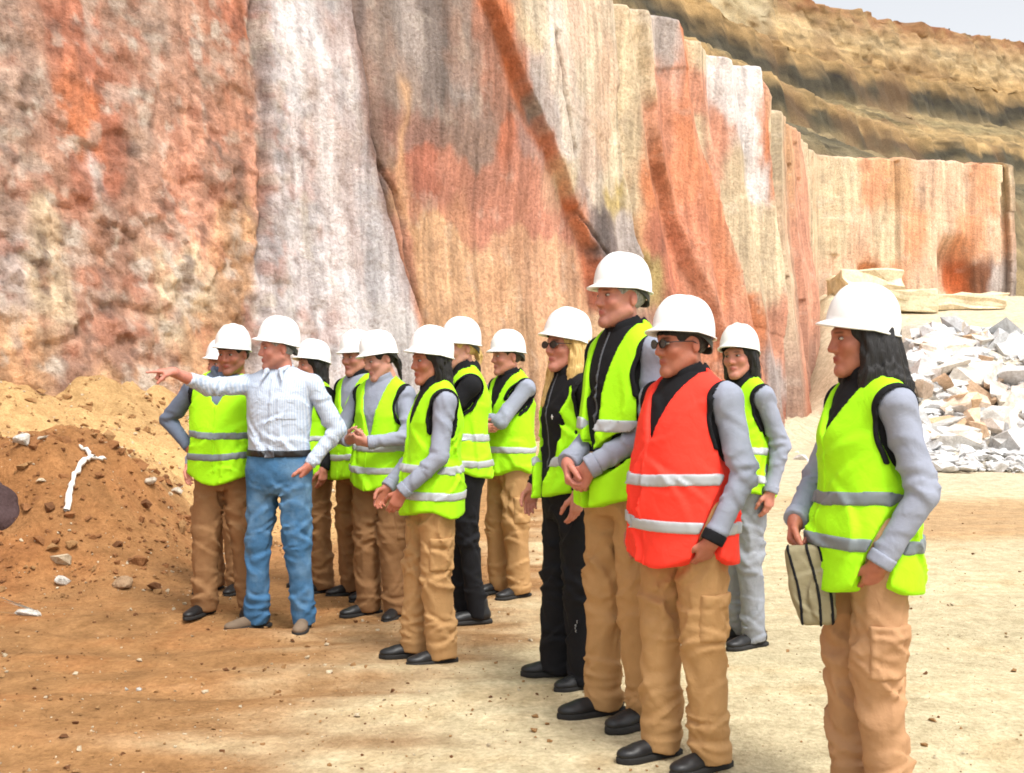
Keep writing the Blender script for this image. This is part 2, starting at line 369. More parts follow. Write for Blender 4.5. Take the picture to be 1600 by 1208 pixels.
SEAMS = [([(16.14, 7.03), (16.44, 5.2), (17.08, 3.16), (17.56, 2.39)],'br',0.22,(2.0, 9.5),0.9),
    ([(16.32, 6.13), (16.57, 4.94), (16.89, 4.02)],'dg',0.14,(4.0, 8.5),0.8),
    ([(18.99, 7.78), (19.84, 6.35), (20.89, 5.18), (21.83, 4.01)],'or',0.13,(3.5, 10),0.9),
    ([(17.08, 4.92), (17.22, 4.06), (17.38, 3.68)],'ye',0.08,(3.8, 6.0),0.9),
    ([(24.52, 7.67), (25.75, 5.48), (27.08, 3.1), (27.94, 1.39)],'op',0.18,(1.2, 8.0),0.5),
    ([(27.5, 8.88), (28.38, 8.04), (28.69, 6.16)],'wh',0.18,(5.8, 9.0),0.9),
    ([(16.22, 7.05), (16.52, 5.22), (17.16, 3.16), (17.66, 1.79)],'dk',0.04,(1.79, 7.05),0.9),
    ([(16.62, 4.85), (17.08, 4.33), (17.46, 2.59)],'dk',0.04,(2.59, 4.85),0.9),
    ([(21.45, 4.56), (22.03, 4.03), (23.17, 3.01)],'dk',0.04,(3.01, 4.56),0.9),
    ([(25.44, 8.54), (26.21, 6.23), (27.22, 3.53), (28.08, 1.39)],'dk',0.04,(1.39, 8.54),0.9),
    ([(29.09, 8.49), (29.47, 6.58), (29.67, 4.15)],'dk',0.04,(4.15, 8.49),0.9),
    ([(23.17, 8.51), (22.85, 6.95), (23.34, 5.16), (24.05, 3.71)],'dk',0.04,(3.71, 8.51),0.9),
    ([(14.55, 6.61), (14.63, 4.88), (14.42, 2.95)],'dk',0.04,(2.95, 6.61),0.9),
    ([(20.59, 7.52), (20.8, 6.66), (21.26, 5.7)],'dk',0.04,(5.7, 7.52),0.9),
    ([(15.43, 6.84), (15.6, 4.6), (16.07, 2.33)],'wk',0.16,(1.5, 9),0.7),
    ([(15.04, 6.74), (15.04, 4.06), (14.82, 2.27)],'wk',0.1,(1.5, 9),0.6)]
def cliff_top(u):
    return np.interp(u, [0, 10, 18, 22, 27.5, 29.2, 30.4, 33, 40.5, 43.3, 44.2, 51, 60], [12.5, 11.6, 9.9, 9.1, 8.9, 9.05, 8.2, 8.7, 9.6, 9.9, 9.85, 9.75, 9.6])

def line_u(pts, z):
    p = sorted(pts, key=lambda q: q[1]); return np.interp(z, [q[1] for q in p], [q[0] for q in p])

def cliff_relief(u, z):
    wu = u + 0.22 * fbm(u * 0.9, z * 0.5, 4, 101) + 0.05 * fbm(u * 5, z * 3, 3, 102)
    r = 0.45 * fbm(u * 0.16, z * 0.14, 3, 103)
    for pts, amt, w in STEPS:
        r = r + amt * sstep(-w, w, wu - line_u(pts, z))
    # broken, crumbling rock on the lower left, smooth sawn faces elsewhere
    rough = sstep(16.5, 13.5, u + 0.5 * fbm(u, z, 3, 111)) * (0.35 + 0.65 * sstep(6.2, 3.0, z + 0.8 * fbm(u * 0.8, z * 0.8, 3, 112)))
    b1, b2, cid = worley(u * 1.3 + 0.4 * fbm(u * 2, z * 2, 3, 115), z * 1.7 + 0.4 * fbm(u * 2 + 9, z * 2, 3, 116), 113)
    r = r + rough * (0.07 * (cid - 0.5) - 0.02 * np.exp(-((b2 - b1) / 0.10) ** 2))
    b1, b2, cid = worley(u * 3.6, z * 4.2 + 0.3 * fbm(u * 3, z * 3, 2, 118), 117)
    r = r + rough * (0.08 * (cid - 0.5))
    r = r + (0.03 + 0.06 * rough) * fbm(u * 3.0, z * 3.0, 5, 119) + 0.035 * rough * np.abs(fbm(u * 8.0, z * 8.0, 3, 120))
    # vertical drill grooves and flutes on the sawn faces
    r = r + (1 - rough) * (0.03 * fbm(u * 2.4, z * 0.22, 4, 121) + 0.012 * fbm(u * 9, z * 0.35, 3, 122))
    # prismatic ribs on the right
    rb = sstep(22.0, 23.5, u) * sstep(30.6, 29.5, u)
    s = (u + 0.09 * (z - 5) * 2.0 + 0.3 * fbm(u * 0.5, z * 0.3, 3, 123)) / 1.22
    saw = np.abs((s - np.floor(s)) * 2 - 1)
    r = r + rb * 0.30 * (saw - 0.5)
    fb = sstep(30.2, 31.5, u)
    s2 = (u + 0.5 * fbm(u * 0.6, z * 0.15, 3, 124)) / 1.05
    k = _hash(np.floor(s2), np.zeros_like(s2), np.zeros_like(s2), 5)
    r = r + fb * 0.5 * (k - 0.5)
    # blocky breaks across the faces
    b1, b2, cid = worley(u * 0.55, z * 0.38, 131)
    r = r + (1 - rough) * 0.035 * (cid - 0.5)
    for pts, colr, w, zr, a in SEAMS:
        if colr == 'dk': r = r - 0.10 * np.exp(-((u + 0.06 * fbm(u * 4, z * 3, 3, 191) - line_u(pts, z)) / 0.045) ** 2) * sstep(zr[0] - 0.2, zr[0], z) * sstep(zr[1] + 0.2, zr[1], z)
    # hollow low on the far wall
    r = r - 0.9 * np.exp(-((u - 48.6) / 0.55) ** 4) * np.exp(-((z - 5.6) / 1.1) ** 4) - 0.5 * np.exp(-((u - 45.2) / 0.4) ** 4) * np.exp(-((z - 5.4) / 0.35) ** 4)
    return r

cu = nonuni([(0, 6, 0.12), (6, 31, 0.042), (31, 52, 0.07), (52, 64, 0.5)])
tv = np.linspace(0, 1, 290)
CU, TV = np.meshgrid(cu, tv, indexing='ij')
top = cliff_top(CU) + 0.14 * fbm(CU * 1.5, CU * 0 + 3, 4, 141)
CZ = -0.6 + TV * (top + 0.6)
REL = cliff_relief(CU, CZ)
# round the brow of the cliff back
brow = sstep(0.985, 1.0, TV) ** 2
lean = 0.05 * CZ
bx, by = cliff_base(CU); nx_, ny_ = cliff_normal(CU)
off = REL - lean - 0.35 * brow
CX = bx + nx_ * off; CY = by + ny_ * off
# plateau strip behind the brow, part of the same sheet
nP = 6
PX = np.stack([CX[:, -1] - nx_[:, -1] * (1.5 * (i + 1) ** 1.5) for i in range(nP)], 1)
PY = np.stack([CY[:, -1] - ny_[:, -1] * (1.5 * (i + 1) ** 1.5) for i in range(nP)], 1)
PZ = np.stack([CZ[:, -1] + 0.05 * (i + 1) for i in range(nP)], 1)
AX = np.concatenate([CX, PX], 1); AY = np.concatenate([CY, PY], 1); AZ = np.concatenate([CZ, PZ], 1)
cm = mesh_np('cliff', np.stack([AX.ravel(), AY.ravel(), AZ.ravel()], 1), grid_faces(AX.shape[0], AX.shape[1])[:, ::-1])

def poly_mask(x, y, poly, soft):
    """1 inside the polygon, 0 outside, soft at the edge"""
    n = len(poly); inside = np.zeros(len(x), bool); d = np.full(len(x), 1e9)
    for i in range(n):
        (x0, y0), (x1, y1) = poly[i], poly[(i + 1) % n]
        cr = ((y0 > y) != (y1 > y)) & (x < (x1 - x0) * (y - y0) / ((y1 - y0) if y1 != y0 else 1e-9) + x0); inside ^= cr
        t = np.clip(((x - x0) * (x1 - x0) + (y - y0) * (y1 - y0)) / ((x1 - x0) ** 2 + (y1 - y0) ** 2), 0, 1)
        d = np.minimum(d, np.hypot(x - x0 - t * (x1 - x0), y - y0 - t * (y1 - y0)))
    return sstep(-soft, soft, np.where(inside, d, -d)).astype(np.float32)

def cliff_colour(u, z, rel):
    su = np.array([s[0] for s in CLIFF_SAMPLES]); sz = np.array([s[1] for s in CLIFF_SAMPLES])
    sc = np.array([lin(*PAL[s[2]]) for s in CLIFF_SAMPLES], np.float32)
    wu = u + 0.30 * fbm(u * 1.1, z * 0.5, 4, 151) + 0.10 * fbm(u * 6, z * 1.6, 3, 152)
    wz = z + 0.45 * fbm(u * 1.3, z * 0.6, 4, 153) + 0.25 * fbm(u * 7, z * 2, 3, 154)
    acc = np.zeros((len(u), 3), np.float32); ws = np.zeros(len(u), np.float32)
    for i in range(len(su)):
        dd = ((wu - su[i]) / 0.50) ** 2 + ((wz - sz[i]) / 0.75) ** 2
        w = (1.0 / (dd + 0.04) ** 2.6).astype(np.float32)
        acc += w[:, None] * sc[i]; ws += w
    c = acc / ws[:, None]
    g = c.mean(1, keepdims=True)
    st = fbm(u * 5.0, z * 0.28, 4, 161)                               # vertical streaks left by water
    st2 = fbm(u * 14.0, z * 0.6, 3, 162)
    mott = fbm(u * 2.2, z * 2.0, 5, 163)
    c = c * (1 + 0.34 * st + 0.28 * st2 + 0.24 * mott)[:, None]
    lft = sstep(17.0, 14.0, u)
    for poly, colr, a in SLABS:
        pu = u + 0.10 * fbm(u * 1.6, z * 0.7, 4, 181) + 0.05 * fbm(u * 7, z * 3, 3, 182); pz = z + 0.75 * fbm(u * 0.9, z * 0.6, 5, 183) + 0.2 * fbm(u * 5, z * 2, 3, 184)
        m = poly_mask(pu, pz, poly, 0.10) * a
        cs = np.array(lin(*PAL[colr]), np.float32) * (1 + 0.44 * st + 0.30 * st2 + 0.20 * mott)[:, None]
        c = c * (1 - m[:, None]) + cs * m[:, None]
    dm = (lft * 0.26)[:, None]; c = c * (1 - dm) + np.array(lin(172, 136, 114), np.float32) * (1 + 0.3 * st + 0.3 * mott)[:, None] * dm
    chip = fbm(u * 8.5, z * 7.5, 3, 164); chip2 = fbm(u * 5.0 + 40, z * 4.4, 3, 165)
    c = c * (1 + (0.12 + 0.40 * lft) * chip + 0.25 * lft * chip2)[:, None]
    tint = (sstep(0.1, 0.4, fbm(u * 4.2 + 11, z * 3.4, 4, 166)) * lft * 0.45)[:, None]
    c = c * (1 - tint) + np.array(lin(170, 108, 84), np.float32) * tint
    tint = (sstep(0.12, 0.42, fbm(u * 4.6 + 31, z * 3.8, 4, 167)) * lft * 0.5)[:, None]
    c = c * (1 - tint) + np.array(lin(188, 178, 164), np.float32) * tint
    # rust bleeding, pale calcite and dark lichen flecks
    ru = sstep(0.16, 0.45, fbm(u * 1.2 + 4, z * 0.7, 5, 171))[:, None] * 0.22
    c = c * (1 - ru) + np.array(lin(186, 130, 98), np.float32) * ru
    ca = sstep(0.30, 0.52, fbm(u * 3.3 + 8, z * 2.8, 5, 172))[:, None] * (0.2 + 0.5 * lft)[:, None]
    c = c * (1 - ca) + np.array(lin(200, 190, 176), np.float32) * ca
    dk = sstep(0.34, 0.55, fbm(u * 3.6 + 3, z * 3.0 + 7, 5, 173))[:, None] * (0.2 + 0.4 * lft)[:, None]
    c = c * (1 - dk) + np.array(lin(104, 84, 76), np.float32) * dk
    for pts, colr, w, zr, a in SEAMS:
        m = np.exp(-(((u + 0.06 * fbm(u * 4, z * 3, 3, 191) if colr == 'dk' else wu) - line_u(pts, z)) / w) ** 2) * sstep(zr[0] - 0.3, zr[0], z) * sstep(zr[1] + 0.3, zr[1], z) * (0.55 + 0.6 * (mott + 0.3))
        m = np.clip(m * a, 0, 1)[:, None]
        c = c * (1 - m) + np.array(lin(*PAL[colr]), np.float32) * m
    return np.clip(c, 0.02, 0.85)
PU = np.repeat(CU[:, -1:], nP, 1)
ALLU = np.concatenate([CU, PU], 1).ravel(); ALLZ = AZ.ravel()
set_col(cm, cliff_colour(ALLU, ALLZ, None))
def rock_mat(name, zs=0.12, k1=0.5):
    t = NT(name); v = t.coords((1, 1, zs)); v1 = t.coords()
    a = t.new('ShaderNodeVertexColor', layer_name='Col').outputs['Color']
    s = t.noise(9, 5, 0.65, v); f = t.noise(16, 6, 0.72, v1); g = t.noise(60, 3, 0.6, v1)
    c = t.mix(1.0, a, t.ramp(s, [(0.3, (0.78, 0.76, 0.76)), (0.7, (1.18, 1.18, 1.18))]), 'MULTIPLY')
    c = t.mix(1.0, c, t.ramp(f, [(0.3, (0.66, 0.62, 0.60)), (0.5, (1, 1, 1)), (0.7, (1.25, 1.25, 1.25))]), 'MULTIPLY')
    n = t.bump(f, 0.7, 0.09); n = t.bump(g, 0.4, 0.02, n)
    return t.out(c, 0.85, n, 0.25)
M_CLIFF = rock_mat('marble_cliff')
cliff = obj('cliff', cm, M_CLIFF); tag(cliff, kind='structure')

# --- hillside above and behind the quarry: terraced, receding to the right
hu = nonuni([(-30, 0, 1.5), (0, 62, 0.26), (62, 120, 2)])
hv = np.linspace(0, 1, 260)
HU, HV = np.meshgrid(hu, hv, indexing='ij')
hd = np.array([0.857, 0.515]); hn = np.array([-0.515, 0.857])
skyl = np.interp(HU, [-30, 0, 8, 11.5, 14.5, 19, 24, 33, 60, 120], [36, 34.5, 32.5, 31.5, 30.4, 29.4, 29.0, 29.6, 31, 33])
# profile: back distance and height in steps (slopes and cliffs of the upper benches)
pk_v = [0, 0.10, 0.30, 0.34, 0.54, 0.58, 0.66, 0.82, 0.9, 1.0]
pk_d = [-2, 2.0, 9.0, 9.8, 15, 16.0, 17.0, 18.2, 24, 60]
pk_z = [0.15, 0.40, 0.52, 0.60, 0.70, 0.80, 0.82, 0.97, 1.0, 1.02]
wob = 0.008 * fbm(HU * 0.12, HV * 2, 4, 201)
bd = np.interp(HV + wob, pk_v, pk_d) + 0.7 * fbm(HU * 0.25, HV * 9, 4, 202) + 0.45 * fbm(HU * 1.1, HV * 12, 4, 205) + 0.25 * fbm(HU * 3.0, HV * 40, 3, 206)
hz = np.interp(HV + wob, pk_v, pk_z) * skyl + (0.45 * fbm(HU * 0.6, HV * 26, 5, 203) + 0.22 * fbm(HU * 2.2, HV * 60, 4, 204)) * sstep(0, 0.05, HV)
HX = 11.0 + HU * hd[0] + hn[0] * bd; HY = 49.0 + HU * hd[1] + hn[1] * bd
hm = mesh_np('hillside', np.stack([HX.ravel(), HY.ravel(), hz.ravel()], 1), grid_faces(len(hu), len(hv))[:, ::-1])
U = HU.ravel(); V = (HV + wob).ravel()
ZZ = hz.ravel(); n1 = fbm(U * 0.4, V * 9, 5, 211); n2 = fbm(U * 0.8, ZZ * 1.1, 5, 212); n3 = fbm(U * 0.45, ZZ * 3.2, 5, 213)
def cc(*a): return np.array(lin(*a))
def stops_col(v, st):
    out = np.zeros((len(v), 3))
    for k in range(3): out[:, k] = np.interp(v, [s[0] for s in st], [s[1][k] for s in st])
    return out
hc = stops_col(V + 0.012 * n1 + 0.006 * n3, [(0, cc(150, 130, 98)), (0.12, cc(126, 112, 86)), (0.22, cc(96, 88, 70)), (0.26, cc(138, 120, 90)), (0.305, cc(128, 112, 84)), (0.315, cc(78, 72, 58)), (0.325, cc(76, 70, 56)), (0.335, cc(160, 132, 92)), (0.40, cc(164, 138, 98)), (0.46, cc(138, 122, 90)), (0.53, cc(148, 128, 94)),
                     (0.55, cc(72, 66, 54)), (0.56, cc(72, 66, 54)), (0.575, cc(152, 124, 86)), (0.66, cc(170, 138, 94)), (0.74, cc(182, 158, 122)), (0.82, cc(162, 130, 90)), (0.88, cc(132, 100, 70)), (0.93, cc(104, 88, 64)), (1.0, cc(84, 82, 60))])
hc = hc * np.clip(1 + 0.32 * n2 + 0.5 * n3 + 0.45 * fbm(U * 2.2, ZZ * 2.6, 4, 215) + 0.35 * fbm(U * 1.6, ZZ * 7.0, 3, 216), 0.3, 2)[:, None]
rr = (sstep(0.1, 0.45, fbm(U * 0.35 + 3, V * 6, 4, 214)) * 0.45)[:, None]
hc = hc * (1 - rr) + cc(128, 96, 68) * rr
pale = (np.exp(-((U - 14.5) / 3.2) ** 4) * np.exp(-((V - 0.74) / 0.085) ** 4) * (0.6 + 0.8 * n2))[:, None].clip(0, 0.85)
hc = hc * (1 - pale) + cc(204, 192, 164) * pale
red = (sstep(17, 22, U) * np.exp(-((V - 0.84) / 0.06) ** 2) * (0.5 + n2))[:, None].clip(0, 0.7)
hc = hc * (1 - red) + cc(140, 82, 62) * red
hc = (hc * np.array([0.84, 0.86, 0.82])); set_col(hm, np.clip(hc, 0.02, 0.8))
t_hill = rock_mat('hillside_rock', 2.5)
hill = obj('hillside', hm, t_hill); tag(hill, kind='structure')
# ------------------------------------------------------------------ implicit surfaces -> meshes (used for bodies and clothes)
F32 = np.float32
def V3(*a): return np.array(a, F32)
def nrm(v): return v / (np.linalg.norm(v) + 1e-9)

def cone(P, a, b, ra, rb):
    ab = b - a; t = np.clip(((P - a) @ ab) / float(ab @ ab + 1e-9), 0, 1)
    q = P - a - t[:, None] * ab
    return np.sqrt((q * q).sum(1)) - (ra + (rb - ra) * t)

def ball(P, c, r): 
    q = P - c; return np.sqrt((q * q).sum(1)) - r

def ell(P, c, r):
    c = np.asarray(c, F32); r = np.asarray(r, F32)
    q = P - c; a = q / r; b = a / r
    k0 = np.sqrt((a * a).sum(1)); k1 = np.sqrt((b * b).sum(1)) + 1e-6
    return k0 * (k0 - 1.0) / k1

def smin(a, b, k):
    h = np.clip(0.5 + 0.5 * (b - a) / k, 0, 1)
    return b + (a - b) * h - k * h * (1 - h)

def smax(a, b, k): return -smin(-a, -b, k)

class Loft:
    """vertical stack of ellipses: rows of z, cx, cy, rx, ry"""
    def __init__(self, rows):
        r = np.array(rows, np.float64); z = np.linspace(r[0, 0], r[-1, 0], 90)
        self.z = z; self.c = []
        for k in range(1, 5):
            # smooth the polyline a little
            v = np.interp(z, r[:, 0], r[:, k]); kern = np.hanning(11); kern /= kern.sum()
            vp = np.pad(v, 5, mode='edge'); self.c.append(np.convolve(vp, kern, mode='valid'))
    def __call__(self, P, grow=0.0, cap=True):
        z = P[:, 2]
        cx, cy, rx, ry = [np.interp(z, self.z, v).astype(F32) for v in self.c]
        rx = rx + grow; ry = ry + grow
        x = (P[:, 0] - cx); y = (P[:, 1] - cy)
        a = x / rx; b = y / ry
        k0 = np.sqrt(a * a + b * b); k1 = np.sqrt((a / rx) ** 2 + (b / ry) ** 2) + 1e-5
        d = np.where(k0 > 0.15, k0 * (k0 - 1) / k1, -np.minimum(rx, ry) * (1 - k0))
        if cap: d = np.maximum(d, np.maximum(self.z[0] - z, z - self.z[-1]))
        return d

_CORN = [(0,0,0),(1,0,0),(0,1,0),(1,1,0),(0,0,1),(1,0,1),(0,1,1),(1,1,1)]
_EDGE = [(0,1),(2,3),(4,5),(6,7),(0,2),(1,3),(4,6),(5,7),(0,4),(1,5),(2,6),(3,7)]
def polygonise(f, lo, hi, h, blk=4):
    """surface nets over the zero set of f, evaluated only in blocks near the surface"""
    lo = np.asarray(lo, F32); hi = np.asarray(hi, F32)
    nb = np.maximum(1, np.ceil((hi - lo) / (h * blk)).astype(int)); n = nb * blk
    bi = np.stack(np.meshgrid(*[np.arange(k) for k in nb], indexing='ij'), -1).reshape(-1, 3)
    cen = lo + (bi + 0.5).astype(F32) * (h * blk)
    dc = f(cen)
    act = np.abs(dc) < h * blk * 1.35 + 0.012
    Vg = np.empty(n + 1, F32)
    sg = np.where(dc > 0, 1.0, -1.0).astype(F32).reshape(nb)
    big = np.repeat(np.repeat(np.repeat(sg, blk, 0), blk, 1), blk, 2)
    Vg[:-1, :-1, :-1] = big; Vg[-1] = 1; Vg[:, -1] = 1; Vg[:, :, -1] = 1
    ab = bi[act]
    if len(ab) == 0: return np.zeros((0, 3), F32), np.zeros((0, 4), np.int32)
    need = np.zeros(n + 1, bool)
    o = np.stack(np.meshgrid(*[np.arange(blk + 1)] * 3, indexing='ij'), -1).reshape(-1, 3)
    for s in range(0, len(ab), 4000):
        q = (ab[s:s + 4000, None, :] * blk + o[None]).reshape(-1, 3); need[q[:, 0], q[:, 1], q[:, 2]] = True
    idx = np.argwhere(need)
    Vg[need] = f(lo + idx.astype(F32) * h)
    Vg[0] = np.maximum(Vg[0], 1e-4); Vg[:, 0] = np.maximum(Vg[:, 0], 1e-4); Vg[:, :, 0] = np.maximum(Vg[:, :, 0], 1e-4)
    S = Vg < 0
    cnt = np.zeros(n, np.int8)
    for c in _CORN: cnt += S[c[0]:c[0] + n[0], c[1]:c[1] + n[1], c[2]:c[2] + n[2]]
    cells = np.argwhere((cnt > 0) & (cnt < 8))
    vid = np.full(n, -1, np.int32); vid[cells[:, 0], cells[:, 1], cells[:, 2]] = np.arange(len(cells))
    cv = np.stack([Vg[cells[:, 0] + c[0], cells[:, 1] + c[1], cells[:, 2] + c[2]] for c in _CORN], 1)
    acc = np.zeros((len(cells), 3), F32); k = np.zeros(len(cells), F32); CN = np.array(_CORN, F32)
    for a, b in _EDGE:
        va, vb = cv[:, a], cv[:, b]; m = (va < 0) != (vb < 0)
        t = np.where(m, va / np.where(np.abs(va - vb) < 1e-12, 1, va - vb), 0)
        acc += np.where(m[:, None], CN[a] + t[:, None] * (CN[b] - CN[a]), 0); k += m
    verts = lo + (cells + acc / np.maximum(k, 1)[:, None]) * h
    faces = []
    for ax in range(3):
        b1, b2 = (ax + 1) % 3, (ax + 2) % 3
        sl0 = [slice(0, n[i]) for i in range(3)]; sl1 = [slice(0, n[i]) for i in range(3)]
        sl1[ax] = slice(1, n[ax] + 1)
        A = S[tuple(sl0)]; B = S[tuple(sl1)]
        e = np.argwhere(A != B)
        e = e[(e[:, b1] > 0) & (e[:, b2] > 0)]
        q = []
        for d1, d2 in ((0, 0), (-1, 0), (-1, -1), (0, -1)):
            w = e.copy(); w[:, b1] += d1; w[:, b2] += d2; q.append(vid[w[:, 0], w[:, 1], w[:, 2]])
        q = np.stack(q, 1); fl = A[e[:, 0], e[:, 1], e[:, 2]]
        q = np.where(fl[:, None], q, q[:, ::-1]); faces.append(q[(q >= 0).all(1)])
    return verts.astype(F32), np.concatenate(faces)

def relax(v, f, it=2, k=0.5):
    """even out the stepped edges left by the grid"""
    if not len(v): return v, f
    e = np.concatenate([f[:, [0, 1]], f[:, [1, 2]], f[:, [2, 3]], f[:, [3, 0]]])
    n = np.bincount(e[:, 0], minlength=len(v)).astype(F32)
    for _ in range(it):
        a = np.stack([np.bincount(e[:, 0], weights=v[e[:, 1], c], minlength=len(v)) for c in range(3)], 1) / np.maximum(n, 1)[:, None]
        v = (v + (a - v) * k).astype(F32)
    return v, f

def largest(v, f):
    """keep only the largest connected piece"""
    if not len(v): return v, f
    lab = np.arange(len(v))
    while True:
        m = lab[f].min(1); new = lab.copy(); np.minimum.at(new, f.ravel(), np.repeat(m, f.shape[1])); new = new[new]
        if (new == lab).all(): break
        lab = new
    k = np.bincount(lab).argmax(); keep = lab == k; idx = np.cumsum(keep) - 1
    return v[keep], idx[f[keep[f[:, 0]]]]

def box_of(pts, pad):
    p = np.array(pts); return p.min(0) - pad, p.max(0) + pad

# ------------------------------------------------------------------ materials worn by the visitors
M = {}
M['lime'] = fabric('lime_polyester', (0.38, 0.84, 0.010), 0.08, 0.6, 0.75)
M['red'] = fabric('red_polyester', (0.95, 0.050, 0.030), 0.08, 0.6, 0.75)
M['grey'] = fabric('grey_fleece', lin(142, 147, 162), 0.14, 0.6, 0.95)
M['dgrey'] = fabric('dark_grey_fleece', lin(100, 110, 128), 0.12, 0.45, 0.95)
M['black'] = fabric('black_cloth', (0.010, 0.010, 0.012), 0.2, 0.4, 0.9)
M['khaki'] = fabric('khaki_canvas', lin(174, 136, 92), 0.10, 0.7, 0.9, dirt=lin(152, 114, 74))
M['brown'] = fabric('brown_canvas', lin(140, 104, 70), 0.12, 0.7, 0.9, dirt=lin(118, 84, 56))
M['pinkkhaki'] = fabric('worn_khaki_canvas', lin(176, 136, 100), 0.10, 0.7, 0.9, dirt=lin(156, 116, 84))
M['jeans'] = fabric('faded_denim', lin(62, 102, 138), 0.26, 0.7, 0.9, dirt=lin(132, 160, 180))
M['greyjeans'] = fabric('grey_denim', lin(140, 144, 152), 0.14, 0.8, 0.9)
def shirt_mat():
    t = NT('white_striped_cotton'); v = t.coords()
    wv = t.new('ShaderNodeTexWave'); wv.inputs['Scale'].default_value = 26.0; wv.inputs['Distortion'].default_value = 0.4; t.l.new(v, wv.inputs['Vector'])
    c = t.ramp(wv.outputs['Fac'], [(0.35, lin(190, 198, 210)), (0.62, lin(168, 182, 202))])
    n = t.bump(t.noise(16, 3, 0.5, v, 0.9), 0.9, 0.012); n = t.bump(t.noise(60, 3, 0.55, v, 1.0), 0.45, 0.005, n)
    return t.out(c, 0.85, n, 0.2)
M['shirt'] = shirt_mat()
M['leather'] = plain('black_leather', (0.012, 0.012, 0.013), 0.45, 0.4, 0.3)
M['suede'] = plain('dusty_brown_suede', lin(112, 96, 80), 0.9, 0.2, 0.25)
M['sole'] = plain('black_rubber', (0.02, 0.019, 0.018), 0.8, 0.3, 0.3)
M['band'] = plain('grey_reflective_tape', lin(168, 172, 176), 0.45, 0.5, 0.06)
M['dband'] = plain('dull_reflective_tape', lin(112, 120, 124), 0.5, 0.5, 0.08)
M['zip'] = plain('zip_metal', lin(70, 72, 78), 0.5, 0.5, 0.2)
M['plastic'] = plain('dark_plastic', lin(52, 56, 50), 0.5, 0.4, 0.2)
M['glass_frame'] = plain('dark_frame', (0.01, 0.01, 0.012), 0.3, 0.5, 0.1)
M['white_mark'] = plain('white_thread', (0.75, 0.75, 0.75), 0.8, 0.2, 0.03)
M['canvas_bag'] = fabric('beige_bag_canvas', lin(140, 131, 104), 0.12, 0.6, 0.95)
def hat_mat():
    t = NT('white_helmet_plastic'); v = t.coords()
    a = t.noise(9, 5, 0.7, v)
    c = t.ramp(a, [(0.35, (0.74, 0.74, 0.73)), (0.6, (0.83, 0.83, 0.83))])
    r = t.ramp(t.noise(22, 4, 0.6, v), [(0.3, (0.26, 0.26, 0.26)), (0.7, (0.42, 0.42, 0.42))])
    return t.out(c, r, None, 0.45)
M['hat'] = hat_mat()
def hair_mat(name, c, hi):
    t = NT(name); v = t.coords((60, 60, 4))
    a = t.noise(3.0, 4, 0.6, v, 0.4)
    col = t.ramp(a, [(0.3, c), (0.7, hi)])
    return t.out(col, 0.5, t.bump(a, 0.7, 0.008), 0.35)
M['hair_black'] = hair_mat('black_hair', (0.006, 0.005, 0.005), (0.02, 0.018, 0.017))
M['hair_brown'] = hair_mat('dark_brown_hair', (0.02, 0.012, 0.008), (0.05, 0.03, 0.02))
M['hair_blonde'] = hair_mat('blonde_hair', lin(168, 128, 66), lin(228, 196, 130))
M['hair_grey'] = hair_mat('grey_hair', lin(110, 108, 106), lin(176, 174, 172))
def skin_mat():
    t = NT('skin'); a = t.new('ShaderNodeVertexColor', layer_name='Col').outputs['Color']
    n = t.noise(40, 4, 0.6, t.coords())
    c = t.mix(1.0, a, t.ramp(n, [(0.3, (0.9, 0.88, 0.87)), (0.7, (1.08, 1.08, 1.08))]), 'MULTIPLY')
    m = t.out(c, 0.5, t.bump(n, 0.1, 0.003), 0.35)
    t.b.inputs['Subsurface Weight'].default_value = 0.12
    t.b.inputs['Subsurface Radius'].default_value = (0.012, 0.004, 0.002)
    t.b.inputs['Subsurface Scale'].default_value = 0.5
    return m
M['skin'] = skin_mat()
def eye_mat():
    t = NT('eye'); tc = t.new('ShaderNodeTexCoord'); sx = t.new('ShaderNodeSeparateXYZ'); t.l.new(tc.outputs['Object'], sx.inputs['Vector'])
    ln_ = t.new('ShaderNodeVectorMath', operation='LENGTH')
    cb = t.new('ShaderNodeCombineXYZ'); t.l.new(sx.outputs['X'], cb.inputs['X']); t.l.new(sx.outputs['Z'], cb.inputs['Z'])
    t.l.new(cb.outputs['Vector'], ln_.inputs[0])
    c = t.ramp(ln_.outputs['Value'], [(0.0, (0.005, 0.004, 0.004)), (0.0058, (0.03, 0.015, 0.01)), (0.0066, (0.42, 0.37, 0.34))])
    return t.out(c, 0.2, None, 0.5)
M['eye'] = eye_mat()

